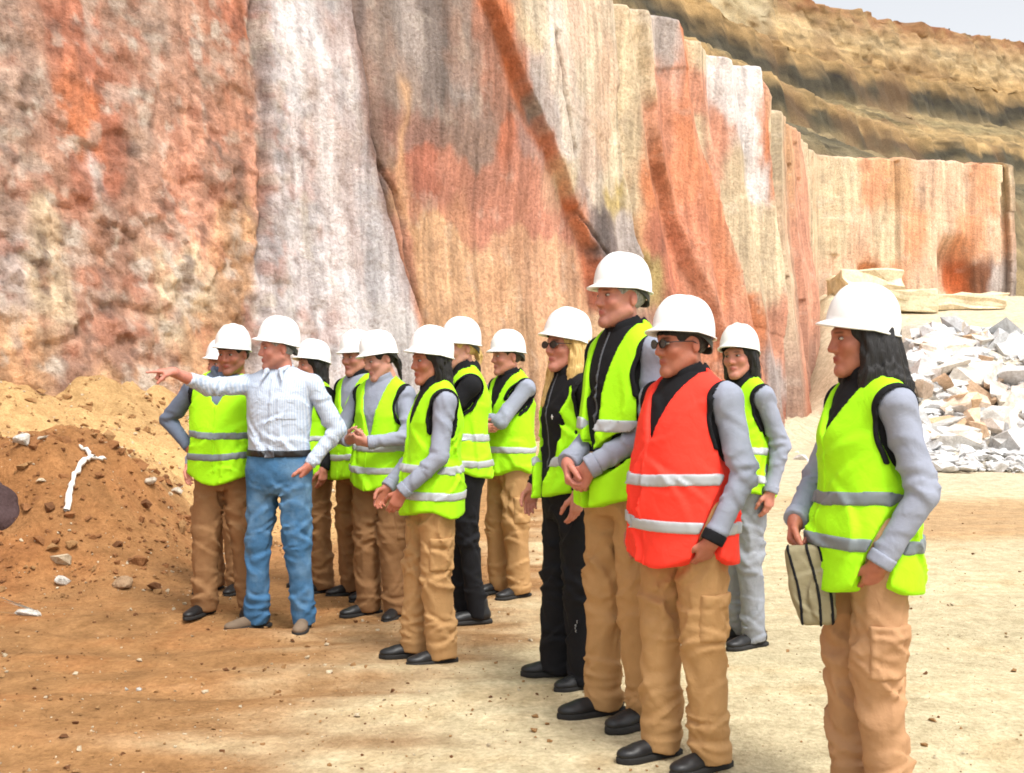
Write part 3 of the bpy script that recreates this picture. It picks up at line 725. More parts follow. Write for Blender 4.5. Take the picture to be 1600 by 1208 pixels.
# ------------------------------------------------------------------ hard hat (one mesh, shared): head space, forward = -y
def hard_hat_mesh():
    nphi = 72; ph = np.linspace(0, 2 * np.pi, nphi, endpoint=False)
    front = np.clip(-np.sin(ph), 0, 1)                          # 1 at the front (-y)
    backw = np.clip(np.sin(ph), 0, 1); side = np.abs(np.cos(ph))
    rx, ry, hh = 0.102, 0.120, 0.130
    rows = []
    ts = np.linspace(0.02, 1, 18)
    for t in ts:
        a = t * np.pi / 2
        r = np.sin(a) ** 0.80; z = np.cos(a) ** 0.86
        x = rx * r * np.cos(ph); y = ry * r * np.sin(ph)
        ridge = (0.006 * np.exp(-(x / 0.011) ** 2) + 0.004 * (np.exp(-((x - 0.04) / 0.008) ** 2) + np.exp(-((x + 0.04) / 0.008) ** 2))) * np.clip((1 - t) * 2.2, 0, 1)
        rows.append(np.stack([x, y, hh * z + ridge - 0.016 * backw * t ** 2 - 0.010 * side ** 2 * t ** 2], 1))
    brim = 0.004 + 0.028 * front ** 3.0 + 0.003 * backw
    rim = np.stack([rx * np.cos(ph), ry * np.sin(ph)], 1)
    dirn = rim / np.linalg.norm(rim, axis=1, keepdims=True)
    for k, (fr, dz) in enumerate(((0.35, -0.004), (0.7, -0.007), (1.0, -0.011))):
        p = rim + dirn * (brim * fr)[:, None]
        z = dz * (0.3 + 0.7 * front) - 0.006 * front ** 2 * fr - 0.016 * backw - 0.010 * side ** 2
        rows.append(np.concatenate([p, z[:, None]], 1))
    p = rim + dirn * (brim * 1.0)[:, None]; rows.append(np.concatenate([p, (rows[-1][:, 2] - 0.005)[:, None]], 1))
    p = rim * 0.965 + dirn * (brim * 0.3)[:, None]; rows.append(np.concatenate([p, (rows[-2][:, 2] - 0.002)[:, None]], 1))
    for t in np.linspace(0.96, 0.1, 8):
        a = t * np.pi / 2; r = np.sin(a) ** 0.80 * 0.955; z = np.cos(a) ** 0.86 * 0.95
        rows.append(np.stack([rx * r * np.cos(ph), ry * r * np.sin(ph), np.full(nphi, hh * z - 0.004)], 1))
    Vv = np.concatenate(rows); nr = len(rows); f = []
    for i in range(nr - 1):
        j = np.arange(nphi); j2 = (j + 1) % nphi
        f.append(np.stack([i * nphi + j, (i + 1) * nphi + j, (i + 1) * nphi + j2, i * nphi + j2], 1))
    f = np.concatenate(f)
    # close the crown with a fan of quads to one centre vertex
    top = len(Vv); Vv = np.concatenate([Vv, [[0, 0, hh + 0.006]]])
    j = np.arange(0, nphi, 2); f = np.concatenate([f, np.stack([np.full(len(j), top), j, j + 1, (j + 2) % nphi], 1)])
    me = mesh_np('hard_hat', Vv, f); me.materials.append(M['hat']); return me
HAT = hard_hat_mesh()
def headband_mesh():
    n = 48; vs = []; 
    ph = np.linspace(-0.22 * np.pi, 1.22 * np.pi, n)                # round the back from temple to temple
    b = np.clip(np.sin(ph), 0, 1)
    for (r, up) in ((1.0, 1), (1.05, 1), (1.05, 0), (1.0, 0)):
        z = -0.006 - 0.040 * b ** 1.5 - (0 if up else 1) * (0.016 + 0.012 * b)
        vs.append(np.stack([0.086 * r * np.cos(ph), 0.106 * r * np.sin(ph) + 0.004, z], 1))
    Vv = np.concatenate(vs); f = []
    for k in range(4):
        i = np.arange(n - 1); a = k * n; c = ((k + 1) % 4) * n
        f.append(np.stack([a + i, a + i + 1, c + i + 1, c + i], 1))
    me = mesh_np('headband', Vv, np.concatenate(f), False); me.materials.append(M['plastic']); return me
BAND = headband_mesh()

# ------------------------------------------------------------------ head
def head_sdf(P, sex, old):
    A = P.copy(); A[:, 0] = np.abs(A[:, 0])
    w = 1.0 if sex == 'm' else 0.94
    d = ell(A, (0, 0.014, 0.038), (0.075 * w, 0.094, 0.080))
    d = smin(d, ell(A, (0, -0.028, -0.028), (0.060 * w, 0.058, 0.082)), 0.03)
    d = smin(d, cone(A, V3(0.050 * w, 0.008, -0.048), V3(0.012, -0.066, -0.098), 0.020, 0.019), 0.028)
    d = smin(d, ball(A, V3(0, -0.073, -0.100), 0.016), 0.022)
    d = smin(d, ball(A, V3(0.040 * w, -0.060, -0.020), 0.023), 0.022)
    d = smin(d, cone(A, V3(0.010, -0.084, 0.026), V3(0.046 * w, -0.066, 0.028), 0.012, 0.010), 0.016)
    d = smax(d, -ball(A, V3(0.031, -0.098, 0.006), 0.0165), 0.012)
    d = smin(d, cone(A, V3(0, -0.084, 0.016), V3(0, -0.1015, -0.027), 0.0085, 0.0120), 0.014)
    d = smin(d, ball(A, V3(0.0125, -0.091, -0.031), 0.0090), 0.009)
    d = smin(d, cone(A, V3(0, -0.0905, -0.056), V3(0.020, -0.080, -0.060), 0.0062, 0.004), 0.007)
    d = smin(d, cone(A, V3(0, -0.0885, -0.068), V3(0.018, -0.079, -0.066), 0.0068, 0.004), 0.007)
    d = smax(d, -cone(A, V3(0, -0.099, -0.0625), V3(0.020, -0.088, -0.0625), 0.0022, 0.0015), 0.004)
    d = smin(d, ell(A, (0.0735 * w, 0.016, -0.006), (0.0075, 0.015, 0.026)), 0.008)
    d = smin(d, cone(A, V3(0, 0.020, -0.06), V3(0, 0.042, -0.21), 0.050 * w, 0.056 * w), 0.022)
    return d

def head_colour(Vv, tone, stubble, sex):
    c = np.repeat(np.array([tone]), len(Vv), 0); A = np.abs(Vv[:, 0])
    def soft(cx, cy, cz, r): return np.exp(-(((A - cx) ** 2 + (Vv[:, 1] - cy) ** 2 + (Vv[:, 2] - cz) ** 2) / r ** 2))
    red = np.clip(soft(0.04, -0.075, -0.022, 0.028) + soft(0, -0.108, -0.026, 0.018) + soft(0.077, 0.014, 0, 0.03), 0, 1) * 0.55
    c = c * (1 - red[:, None] * np.array([0.05, 0.28, 0.30]))
    lips = (np.exp(-((A / 0.021) ** 4)) * np.exp(-(((Vv[:, 2] + 0.062) / 0.0085) ** 4)) * (Vv[:, 1] < -0.078))[:, None]
    c = c * (1 - lips * np.array([0.28, 0.58, 0.52]))
    if stubble:
        s = (sstep(-0.042, -0.062, Vv[:, 2]) * sstep(-0.135, -0.115, Vv[:, 2]) * sstep(0.03, -0.01, Vv[:, 1]))[:, None] * stubble
        c = c * (1 - s * (1 - lips)) + np.array([[0.05, 0.04, 0.035]]) * s * (1 - lips)
    brow = (np.exp(-(((A - 0.031) / 0.017) ** 4)) * np.exp(-(((Vv[:, 2] - 0.0255 + 4 * (A - 0.03) ** 2) / 0.0042) ** 4)) * (Vv[:, 1] < -0.05))[:, None]
    c = c * (1 - brow * 0.72)
    lid = (np.exp(-(((A - 0.031) / 0.016) ** 4)) * np.exp(-(((Vv[:, 2] - 0.0125) / 0.0045) ** 2)) * (Vv[:, 1] < -0.05))[:, None]
    c = c * (1 - lid * 0.45)
    return c

def eye_mesh():
    n, m = 14, 9; Vv = []; f = []
    for i in range(m):
        a = np.pi * i / (m - 1)
        for j in range(n):
            b = 2 * np.pi * j / n; Vv.append((0.0120 * np.sin(a) * np.cos(b), -0.0090 * np.cos(a), 0.0056 * np.sin(a) * np.sin(b)))
    for i in range(m - 1):
        for j in range(n): f.append((i * n + j, i * n + (j + 1) % n, (i + 1) * n + (j + 1) % n, (i + 1) * n + j))
    me = mesh_np('eye', Vv, f); me.materials.append(M['eye']); return me
EYE = eye_mesh()

def glasses_mesh():
    parts = []
    def tube(pts, r, closed=False, n=6):
        pts = np.array(pts, np.float64); k = len(pts); Vv = []
        for i in range(k):
            a = pts[(i - 1) % k] if (closed or i > 0) else pts[i]; b = pts[(i + 1) % k] if (closed or i < k - 1) else pts[i]
            t = nrm(b - a); u = np.cross(t, (0, 0.3, 1)); u = nrm(u); w = np.cross(t, u)
            for j in range(n):
                g = 2 * np.pi * j / n; Vv.append(pts[i] + r * (u * np.cos(g) + w * np.sin(g)))
        f = []
        for i in range(k if closed else k - 1):
            for j in range(n): f.append((i * n + j, i * n + (j + 1) % n, ((i + 1) % k) * n + (j + 1) % n, ((i + 1) % k) * n + j))
        parts.append((np.array(Vv), np.array(f)))
    for s in (-1, 1):
        tube([(s * 0.033 + 0.024 * np.cos(a), -0.100 + 0.012 * abs(0.024 * np.cos(a) + s * 0 + 0.0) * 8 * (1 if np.cos(a) * s > 0 else 0) , 0.004 + 0.016 * np.sin(a)) for a in np.linspace(0, 2 * np.pi, 16, endpoint=False)], 0.0022, True)
        c_ = np.array([(s * 0.033, -0.0985, 0.004)]); rim_ = np.array([(s * 0.033 + 0.024 * np.cos(a), -0.099, 0.004 + 0.016 * np.sin(a)) for a in np.linspace(0, 2 * np.pi, 16, endpoint=False)])
        parts.append((np.concatenate([c_, rim_]), np.array([(0, 1 + k, 1 + (k + 1) % 16, 1 + (k + 2) % 16) for k in range(0, 16, 2)])))
        tube([(s * 0.057, -0.095, 0.008), (s * 0.074, -0.07, 0.010), (s * 0.080, 0.0, 0.010), (s * 0.079, 0.02, 0.0)], 0.002)
    tube([(-0.010, -0.101, 0.008), (0, -0.104, 0.010), (0.010, -0.101, 0.008)], 0.002)
    v, f = join_meshes('g', parts); me = mesh_np('glasses', v, f); me.materials.append(M['glass_frame']); return me
GLASSES = glasses_mesh()

# ------------------------------------------------------------------ hand: wrist w, finger direction f, palm normal n, side = towards the thumb
def hand_sdf(w, f, n, thumb_side, curls, thumb=(0.5, 0.5), spread=0.0, fore=None, back=0.06):
    f = nrm(np.asarray(f, F32)); n = np.asarray(n, F32); n = nrm(n - f * float(n @ f)); s = np.cross(f, n) * thumb_side
    w = np.asarray(w, F32)
    K = 0.85
    def pt(a, b, c): return w + (f * a + s * b + n * c) * K
    segs = []
    base = [(0.028, 0.088), (0.009, 0.092), (-0.010, 0.088), (-0.027, 0.080)]
    lens = [(0.040, 0.025, 0.021), (0.044, 0.028, 0.022), (0.041, 0.026, 0.021), (0.032, 0.020, 0.018)]
    palm = []
    for (b, a) in base: palm.append((pt(0.0, b * 0.62, 0), pt(a, b, 0), 0.0155, 0.0112))
    fingers = []
    for k in range(4):
        b, a = base[k]; p = pt(a, b, 0); ang = 0.0; cl = curls[k]
        cl = (cl, cl * 1.1, cl * 0.8) if np.isscalar(cl) else cl
        r = 0.0086 if k < 3 else 0.0075
        for j in range(3):
            ang += cl[j]; dd = nrm(f * np.cos(ang) + n * np.sin(ang) + s * (b * spread * 6))
            q = p + dd * (lens[k][j] * K); fingers.append((p, q, r, r * 0.92)); p = q; r *= 0.92
    t0 = pt(0.022, 0.022, 0.006); t1 = t0 + nrm(f * 0.75 + s * 0.75 * (0.4 + thumb[0]) + n * 0.25) * 0.042
    d2 = nrm(f * 0.9 + s * 0.35 * (1 - thumb[1]) + n * thumb[1]); t2 = t1 + d2 * 0.032; t3 = t2 + nrm(f * 0.9 + n * thumb[1] * 1.2 - s * 0.1) * 0.026
    th = [(t0, t1, 0.0140, 0.0112), (t1, t2, 0.0112, 0.0098), (t2, t3, 0.0098, 0.0080)]
    pts = [w - fore * (back + 0.02)] + [x[1] for x in palm + fingers + th] + [x[0] for x in palm]
    def g(P):
        d = None
        for a, b, ra, rb in palm:
            e = cone(P, a, b, ra, rb); d = e if d is None else smin(d, e, 0.016)
        d = smin(d, cone(P, w - fore * back, w + f * 0.01, 0.026 + (0.010 if back > 0.1 else 0), 0.023), 0.018)
        fd = None
        for k in range(4):
            e = None
            for a, b, ra, rb in fingers[k * 3:k * 3 + 3]:
                c = cone(P, a, b, ra, rb); e = c if e is None else smin(e, c, 0.004)
            d = smin(d, e, 0.003)
        e = None
        for a, b, ra, rb in th:
            c = cone(P, a, b, ra, rb); e = c if e is None else smin(e, c, 0.006)
        return smin(d, e, 0.008)
    lo, hi = box_of(pts, 0.035)
    return g, lo, hi

def ik(sh, wr, l1, l2, pole):
    d = wr - sh; L = float(np.linalg.norm(d)); L = min(L, (l1 + l2) * 0.999); u = nrm(d)
    wr = sh + u * L
    a = (l1 * l1 - l2 * l2 + L * L) / (2 * L); hgt = math.sqrt(max(l1 * l1 - a * a, 1e-6))
    p = np.asarray(pole, F32); p = p - u * float(p @ u); p = nrm(p)
    return sh + u * a + p * hgt, wr

def lumps(P, seed, amp):
    rng = np.random.RandomState(seed); out = np.zeros(len(P), F32)
    for k in range(3):
        a = (rng.randn(3) * (13, 13, 9)).astype(F32); c = (rng.randn(3) * (9, 9, 7)).astype(F32); ph = rng.rand(3) * 6.28
        out += np.sin(P @ a + ph[0] + 1.8 * np.sin(P @ c + ph[1]))
    return out * (amp / 2.0)

class Creases:
    """cloth folds: short curved ridges and valleys, each with its own place, direction, length and depth"""
    def __init__(self, seed): self.rng = np.random.RandomState(seed); self.c = []
    def add(self, n, a, b, spread, axis, tilt, amp, w, ln, around=0.07):
        """n folds scattered between a and b, running across axis, tilted by about tilt radians"""
        r = self.rng; axis = nrm(np.asarray(axis, np.float64))
        for k in range(n):
            t = r.rand(); p = np.asarray(a) * (1 - t) + np.asarray(b) * t
            ang = r.rand() * 6.283; e1 = nrm(np.cross(axis, (0.3, 0.9, 0.1))); e2 = np.cross(axis, e1)
            rad = e1 * math.cos(ang) + e2 * math.sin(ang); tan = np.cross(axis, rad)
            p = p + rad * around + axis * r.randn() * spread
            th = r.choice([-1, 1]) * abs(r.normal(tilt, 0.22))
            nn = axis * math.cos(th) + tan * math.sin(th)
            self.c.append((p.astype(F32), nn.astype(F32), (axis * -math.sin(th) + tan * math.cos(th)).astype(F32), amp * r.uniform(0.5, 1.2), w * r.uniform(0.7, 1.4), ln * r.uniform(0.6, 1.4), r.uniform(-5, 5)))
        return self
    def __call__(self, P):
        out = np.zeros(len(P), F32)
        for p, n, b, amp, w, ln, bend in self.c:
            q = P - p; d2 = (q * q).sum(1); m = np.flatnonzero(d2 < (2.0 * ln) ** 2)
            if not len(m): continue
            q = q[m]; tb = q @ b; t = (q @ n + bend * tb * tb) / w
            out[m] -= amp * (np.exp(-np.abs(t) * np.where(t > 0, 2.2, 0.9)) - 0.5 * np.exp(-(t - 1.3) ** 2 * 1.5)) * np.exp(-d2[m] / (ln * ln))
        return out

SKIN = {'a': (0.46, 0.20, 0.135), 'b': (0.50, 0.215, 0.155), 'c': (0.40, 0.155, 0.098), 'd': (0.52, 0.26, 0.19)}
ARM_DOWN = dict(wrist=(0.26, -0.03, 0.87), pole=(0.2, 1, 0), hand=dict(f=(0.05, -0.15, -1), n=(-1, -0.2, 0), curls=(0.35, 0.4, 0.45, 0.5)))

def person(label, px, fy, total, yaw, sex='m', w=1.0, dp=1.0, belly=0.0, head=(0, 0, 0), lean=0.0, skin='b', stubble=0,
           hair=('short', 'hair_black'), top='grey', sleeve='grey', collar='black', vest='lime', vee=1.16, open_=0.0, hem=0.77, band='band', bands=(1.055, 0.915),
           trousers='khaki', flare=0.0, baggy=1.0, pocket=True, shoes='leather', feet=((0.10, 0.0, 0.15), (-0.10, 0.0, -0.15)),
           headx=0.0, R=None, L=None, glasses=False, belt=False, mark=False, cuff=None, vflare=1.0, seed=1, fold=1.0):
    """px, fy: where the feet stand, as columns and rows of the photograph's ground plane; total: height with the hat in metres"""
    dist = CAM_H * 1690.0 / (fy - 600.0); X = (px - 800.0) * dist / 1690.0
    S = total / 1.738
    hv = 0.0087 * max(1.0, dist / 5.0) / S
    root = bpy.data.objects.new('person', None); COL.objects.link(root)
    root.empty_display_size = 0.2
    root.location = (X, dist, float(ground_h(np.array([X]), np.array([dist]))[0]) - 0.004); root.rotation_euler = (0, 0, math.radians(yaw)); root.scale = (S, S, S)
    tag(root, label, 'person', 'visitors in white hard hats')
    rng = np.random.RandomState(seed)
    fem = sex == 'f'
    R = R or {}; L = L or {}
    def arm(spec, s):
        d = dict(ARM_DOWN); d.update(spec)
        sh = V3(s * (0.168 if fem else 0.182) * w, 0.012 + lean * 0.5, 1.352 if fem else 1.362)
        wr = np.array(d['wrist'], F32); wr = V3(wr[0] * s if d is not None and not d.get('abs') else wr[0], wr[1], wr[2])
        pole = np.array(d['pole'], F32); pole = V3(pole[0] * s, pole[1], pole[2])
        el, wr = ik(sh, wr, 0.285, 0.250, pole)
        hd = d['hand']
        return sh, el, wr, hd
    AR = {-1: arm(R, -1), 1: arm(L, 1)}
    # --- torso rows (z, cx, cy, rx, ry)
    b = belly
    if fem: rows = [(0.80, .150, .108), (0.86, .172, .122), (0.95, .165, .118), (1.06, .138, .102), (1.17, .145, .112), (1.25, .155, .128), (1.33, .152, .108), (1.39, .135, .088), (1.43, .085, .068), (1.47, .058, .058), (1.54, .050, .052)]
    else: rows = [(0.80, .150, .110), (0.86, .168, .120), (0.95, .162, .116), (1.06, .155, .112), (1.18, .168, .120), (1.28, .178, .124), (1.35, .168, .108), (1.405, .140, .086), (1.44, .090, .070), (1.475, .064, .062), (1.54, .056, .056)]
    rows = [(z, 0.0, lean * (z - 0.9) + 0.010 * (z - 0.9) / 0.5 - b * 0.5 * math.exp(-((z - 1.05) / 0.16) ** 2), rx * (w if z < 1.42 else 1) + b * 0.35 * math.exp(-((z - 1.03) / 0.16) ** 2), ry * (dp if z < 1.42 else 1) + b * 0.5 * math.exp(-((z - 1.05) / 0.16) ** 2)) for z, rx, ry in rows]
    LT = Loft(rows)
    def shoulders(P, g):
        d = LT(P, g)
        for s in (-1, 1):
            sh, el, wr, _ = AR[s]
            d = smin(d, cone(P, V3(s * 0.055, 0.012 + lean * 0.5, 1.415), sh, 0.040 + g, 0.050 + g), 0.05)
        return d
    leg = {}
    for s, (fx, fyy, toe) in ((1, feet[0]), (-1, feet[1])):
        hip = V3(s * 0.088 * w, 0.0, 0.87); ank = V3(fx, fyy + 0.02, 0.075)
        kn = (hip + ank) * 0.5 + V3(0, -0.022, 0.02); leg[s] = (hip, kn, ank, toe)
    # --- body: continuous under the clothes; head and hands finer
    def bodyf(P):
        d = shoulders(P, -0.022)
        for s in (-1, 1):
            sh, el, wr, _ = AR[s]
            d = smin(d, cone(P, sh, el, 0.045, 0.036), 0.04); d = smin(d, cone(P, el, wr, 0.036, 0.025), 0.02)
            hip, kn, ank, _ = leg[s]
            d = smin(d, cone(P, hip, kn, 0.066, 0.046), 0.04); d = smin(d, cone(P, kn, ank, 0.046, 0.032), 0.02)
        return d
    allp = [x for s in (-1, 1) for x in (AR[s][0], AR[s][1], AR[s][2], leg[s][2])] + [V3(0, 0, 1.54), V3(0, 0, 0.03)]
    lo, hi = box_of(allp, 0.14)
    bv, bf = polygonise(bodyf, lo, hi, 0.030)
    tone = np.array(SKIN[skin]); cols = [np.repeat(tone[None], len(bv), 0)]; parts = [(bv, bf)]
    hh = max(0.0041, 0.0041 * dist / 4.5) / S
    hvv, hf = polygonise(lambda P: head_sdf(P, sex, 0), (-0.10, -0.13, -0.20), (0.10, 0.13, 0.13), hh)
    cols.append(head_colour(hvv, tone, stubble, sex))
    hy, hp, hr = [math.radians(a) for a in head]
    HM = Matrix.Translation((headx, -0.018 + lean * 0.75, 1.562)) @ Matrix.Scale(S ** -0.6, 4) @ Matrix.Rotation(hy, 4, 'Z') @ Matrix.Rotation(hp, 4, 'X') @ Matrix.Rotation(hr, 4, 'Y')
    Hn = np.array(HM)
    def to_body(v): return (v @ Hn[:3, :3].T + Hn[:3, 3]).astype(F32)
    parts.append((to_body(hvv), hf))
    for s in (-1, 1):
        sh, el, wr, hd = AR[s]
        if hd is None: continue
        f = np.array(hd['f'], F32); n = np.array(hd['n'], F32)
        f = V3(f[0] * s, f[1], f[2]); n = V3(n[0] * s, n[1], n[2])
        ff = nrm(f); nn = nrm(n - ff * float(n @ ff)); side = np.cross(ff, nn)
        ts = hd.get('thumb_to'); ts = V3(ts[0] * s, ts[1], ts[2]) if ts is not None else V3(0, -1, 0)
        g, lo, hi = hand_sdf(wr, f, n, 1 if float(side @ ts) > 0 else -1, hd['curls'], hd.get('thumb', (0.5, 0.5)), hd.get('spread', 0.0), nrm(wr - el), 0.06 if not hd.get('bare') else 0.05 + 0.25 * hd['bare'])
        v, fc = polygonise(g, lo, hi, max(0.0040, 0.0038 * dist / 4.5) / S)
        parts.append((v, fc)); cols.append(np.repeat((tone * np.array([1.0, 0.92, 0.92]))[None], len(v), 0))
    v, f = join_meshes('body', parts)
    me = mesh_np('body', v, f); set_col(me, np.clip(np.concatenate(cols), 0, 1)); obj('body', me, M['skin'], root)
    # --- eyes, hat, glasses, hair: head space
    def in_head(name, me, off=(0, 0, 0), mat=None, parent=None):
        o = obj(name, me, mat, root); o.matrix_local = HM @ Matrix.Translation(off); return o
    for s in (-1, 1): in_head('eye', EYE, (s * 0.031, -0.0785, 0.0055))
    ht = obj('hard_hat', HAT, None, root)
    ht.matrix_local = HM @ Matrix.Translation((0, 0.008, 0.050)) @ Matrix.Rotation(math.radians(rng.uniform(-11, 0)), 4, 'X') @ Matrix.Rotation(math.radians(rng.uniform(-5, 5)), 4, 'Y')
    hb = obj('headband', BAND, None, ht)
    if glasses: in_head('glasses', GLASSES)
    style, hm_ = hair
    def hairf(P):
        A = P.copy(); A[:, 0] = np.abs(A[:, 0])
        gro = 0.0035 * np.sin(P[:, 0] * 260 + 3 * np.sin(P[:, 2] * 30)) + 0.003 * np.sin(P[:, 1] * 230 + 2.5 * np.sin(P[:, 2] * 26 + 1))
        cap = ell(A, (0, 0.016, 0.036), (0.080, 0.098, 0.086)) + gro * 0.4
        face = {'short': -0.020, 'fringe': -0.035, 'bob': -0.040, 'long': -0.040, 'tied': -0.030, 'mid': -0.036}[style]
        fr = face - 0.02 - P[:, 1] - np.where(P[:, 2] > 0.02, (P[:, 2] - 0.02) * 1.2, 0)
        low = {'short': -0.055, 'fringe': -0.06}.get(style, -0.075)
        d = np.maximum(cap, fr)
        ear = ell(A, (0.082, 0.000, -0.006), (0.03, 0.028, 0.036))
        if style in ('short', 'fringe', 'tied'): d = smax(d, -ear, 0.006)
        d = np.maximum(d, low - P[:, 2] + 0.0 * P[:, 1])
        if style == 'fringe':
            d = smin(d, np.maximum(ell(A, (0, -0.048, 0.036), (0.070, 0.050, 0.020)) + gro * 0.5, 0), 0.005) if False else np.minimum(d, ell(A, (0, -0.046, 0.040), (0.072, 0.048, 0.017)) + gro * 0.5)
        if style == 'bob':
            for q in ((0.072, 0.005, 0.02, 0.070, 0.016, -0.10), (0.055, 0.055, 0.02, 0.055, 0.055, -0.11)): d = smin(d, cone(A, V3(*q[:3]), V3(*q[3:]), 0.030, 0.032) + gro, 0.02)
            d = smin(d, cone(A, V3(0, 0.075, 0.02), V3(0, 0.070, -0.12), 0.040, 0.038) + gro, 0.03)
        if style == 'mid':
            for q in ((0.070, 0.008, 0.02, 0.064, 0.018, -0.115), (0.055, 0.055, 0.02, 0.060, 0.055, -0.13)): d = smin(d, cone(A, V3(*q[:3]), V3(*q[3:]), 0.027, 0.034) + gro, 0.02)
            d = smin(d, cone(A, V3(0, 0.075, 0.02), V3(0, 0.075, -0.14), 0.040, 0.042) + gro, 0.03)
        if style == 'tied':
            d = smin(d, cone(A, V3(0, 0.095, 0.0), V3(0, 0.118, -0.045), 0.026, 0.024) + gro, 0.01)
            d = smin(d, cone(A, V3(0, 0.118, -0.045), V3(0, 0.112, -0.15), 0.022, 0.008) + gro, 0.01)
        if style == 'long':
            for q in ((0.070, 0.000, 0.03, 0.080, -0.004, -0.12, 0.026, 0.034), (0.080, -0.004, -0.12, 0.082, -0.052, -0.27, 0.036, 0.020), (0.058, 0.050, 0.02, 0.086, 0.050, -0.14, 0.036, 0.048), (0.086, 0.050, -0.14, 0.100, 0.080, -0.24, 0.048, 0.022)):
                d = smin(d, cone(A, V3(*q[:3]), V3(*q[3:6]), q[6], q[7]) + gro, 0.022)
            d = smin(d, cone(A, V3(0, 0.078, 0.02), V3(0, 0.100, -0.16), 0.046, 0.062) + gro, 0.03)
            d = smin(d, cone(A, V3(0, 0.100, -0.16), V3(0, 0.130, -0.27), 0.060, 0.034) + gro, 0.02)
        return d
    deep = -0.30 if style == 'long' else -0.2
    v, f = largest(*relax(*polygonise(hairf, (-0.16, -0.13, deep), (0.16, 0.185, 0.135), max(0.0062, 0.0062 * dist / 5)), 2, 0.4))
    if len(v):
        me = mesh_np('hair', to_body(v), f); ho = obj('hair', me, M[hm_], root)
        if style in ('long', 'mid', 'bob'):                       # loose strands round the outline
            sv, sf, nn0 = [], [], 0
            for k in range(70 if style == 'long' else 36):
                i = rng.randint(len(v)); p0 = v[i].astype(np.float64)
                if p0[2] > 0.03 or p0[1] < -0.02: continue
                ln_ = rng.uniform(0.05, 0.13); dr = np.array([rng.uniform(-0.25, 0.25), rng.uniform(-0.15, 0.3), -1.0]); dr /= np.linalg.norm(dr)
                out = np.array([p0[0], p0[1] - 0.01, 0]); out /= np.linalg.norm(out) + 1e-6
                pts = [p0 - out * 0.004 + dr * ln_ * t + out * 0.016 * math.sin(t * 3) * rng.uniform(0.3, 1) for t in (0, 0.35, 0.7, 1)]
                sd = np.cross(dr, out)
                for a, q in enumerate(pts):
                    wd = 0.0022 * (1 - 0.7 * a / 3); sv += [q + sd * wd, q + out * wd, q - sd * wd]
                for a in range(3):
                    for j in range(3): sf.append((nn0 + a * 3 + j, nn0 + a * 3 + (j + 1) % 3, nn0 + (a + 1) * 3 + (j + 1) % 3, nn0 + (a + 1) * 3 + j))
                nn0 += 12
            if sv: tag(obj('strands', mesh_np('strands', to_body(np.array(sv)), np.array(sf)), M[hm_], ho), kind='stuff')
    # --- jumper or jacket, sleeves, collar
    fa = fold
    CT = Creases(seed + 1).add(14, (0, 0, 1.0), (0, 0, 1.32), 0.05, (0, 0, 1), 0.6, 0.010, 0.014, 0.09, 0.15).add(10, (0, -0.02, 0.98), (0, -0.02, 1.2), 0.05, (0, 0, 1), 1.3, 0.015, 0.013, 0.15, 0.14)
    def topf(P):
        return np.maximum(smax(shoulders(P, 0.004), -cone(P, V3(0, -0.085, 1.49), V3(0, -0.14, 1.34), 0.055, 0.010), 0.006) if top == 'shirt' else shoulders(P, 0.004), P[:, 2] - 1.46) + fa * (CT(P) + lumps(P, seed, 0.003))
    tz = 0.80 if vest else (0.968 if belt else 0.86)
    v, f = polygonise(lambda P: np.maximum(topf(P), tz - P[:, 2]), (-0.36, -0.32, tz - 0.03), (0.36, 0.3, 1.52), hv * (1.45 if vest else 0.9))
    to = obj('shirt' if top == 'shirt' else 'jacket', mesh_np('jacket', v, f), M[top], root)
    SLV = {}
    for s in (-1, 1):
        sh, el, wr, hd = AR[s]
        we = wr + nrm(wr - el) * 0.006 if not (hd and hd.get('bare')) else el + (wr - el) * (1 - hd['bare'])
        sv_ = V3(s * 0.140 * w, 0.012 + lean * 0.5, 1.362)
        CS = Creases(seed * 3 + s).add(6, el - nrm(el - sh) * 0.07, el + nrm(we - el) * 0.07, 0.02, we - sh, 0.5, 0.012, 0.011, 0.060, 0.04).add(6, el, we, 0.01, we - el, 0.5, 0.007, 0.010, 0.06, 0.035).add(4, sh, el, 0.01, el - sh, 0.9, 0.009, 0.013, 0.10, 0.045).add(4, we - nrm(we - el) * 0.05, we, 0.005, we - el, 0.15, 0.007, 0.008, 0.05, 0.03)
        def slv(P, sh=sh, el=el, we=we, sv_=sv_, CS=CS, s=s):
            d = smin(cone(P, sv_, sh, 0.048, 0.055), cone(P, sh, el, 0.055, 0.046), 0.03)
            d = smin(d, cone(P, el, we, 0.046, 0.036), 0.015)
            ax = nrm(we - el); tt = (P - el) @ ax; ax2 = nrm(el - sh)
            d = d + fa * (CS(P) + lumps(P, seed + s, 0.0025))
            return np.maximum(d, (P - we) @ ax)
        SLV[s] = slv
        lo, hi = box_of([sv_, sh, el, we], 0.085)
        v, f = polygonise(slv, lo, hi, hv)
        so = obj('sleeve', mesh_np('sleeve', v, f), M[sleeve], to)
        if cuff:
            ax = nrm(we - el)
            v, f = polygonise(lambda P: np.maximum(cone(P, el, we, 0.050, 0.042), np.abs((P - we) @ ax + 0.018) - 0.020), *box_of([we - ax * 0.05, we], 0.06), 0.006)
            obj('cuff', mesh_np('cuff', v, f), M[cuff], to)
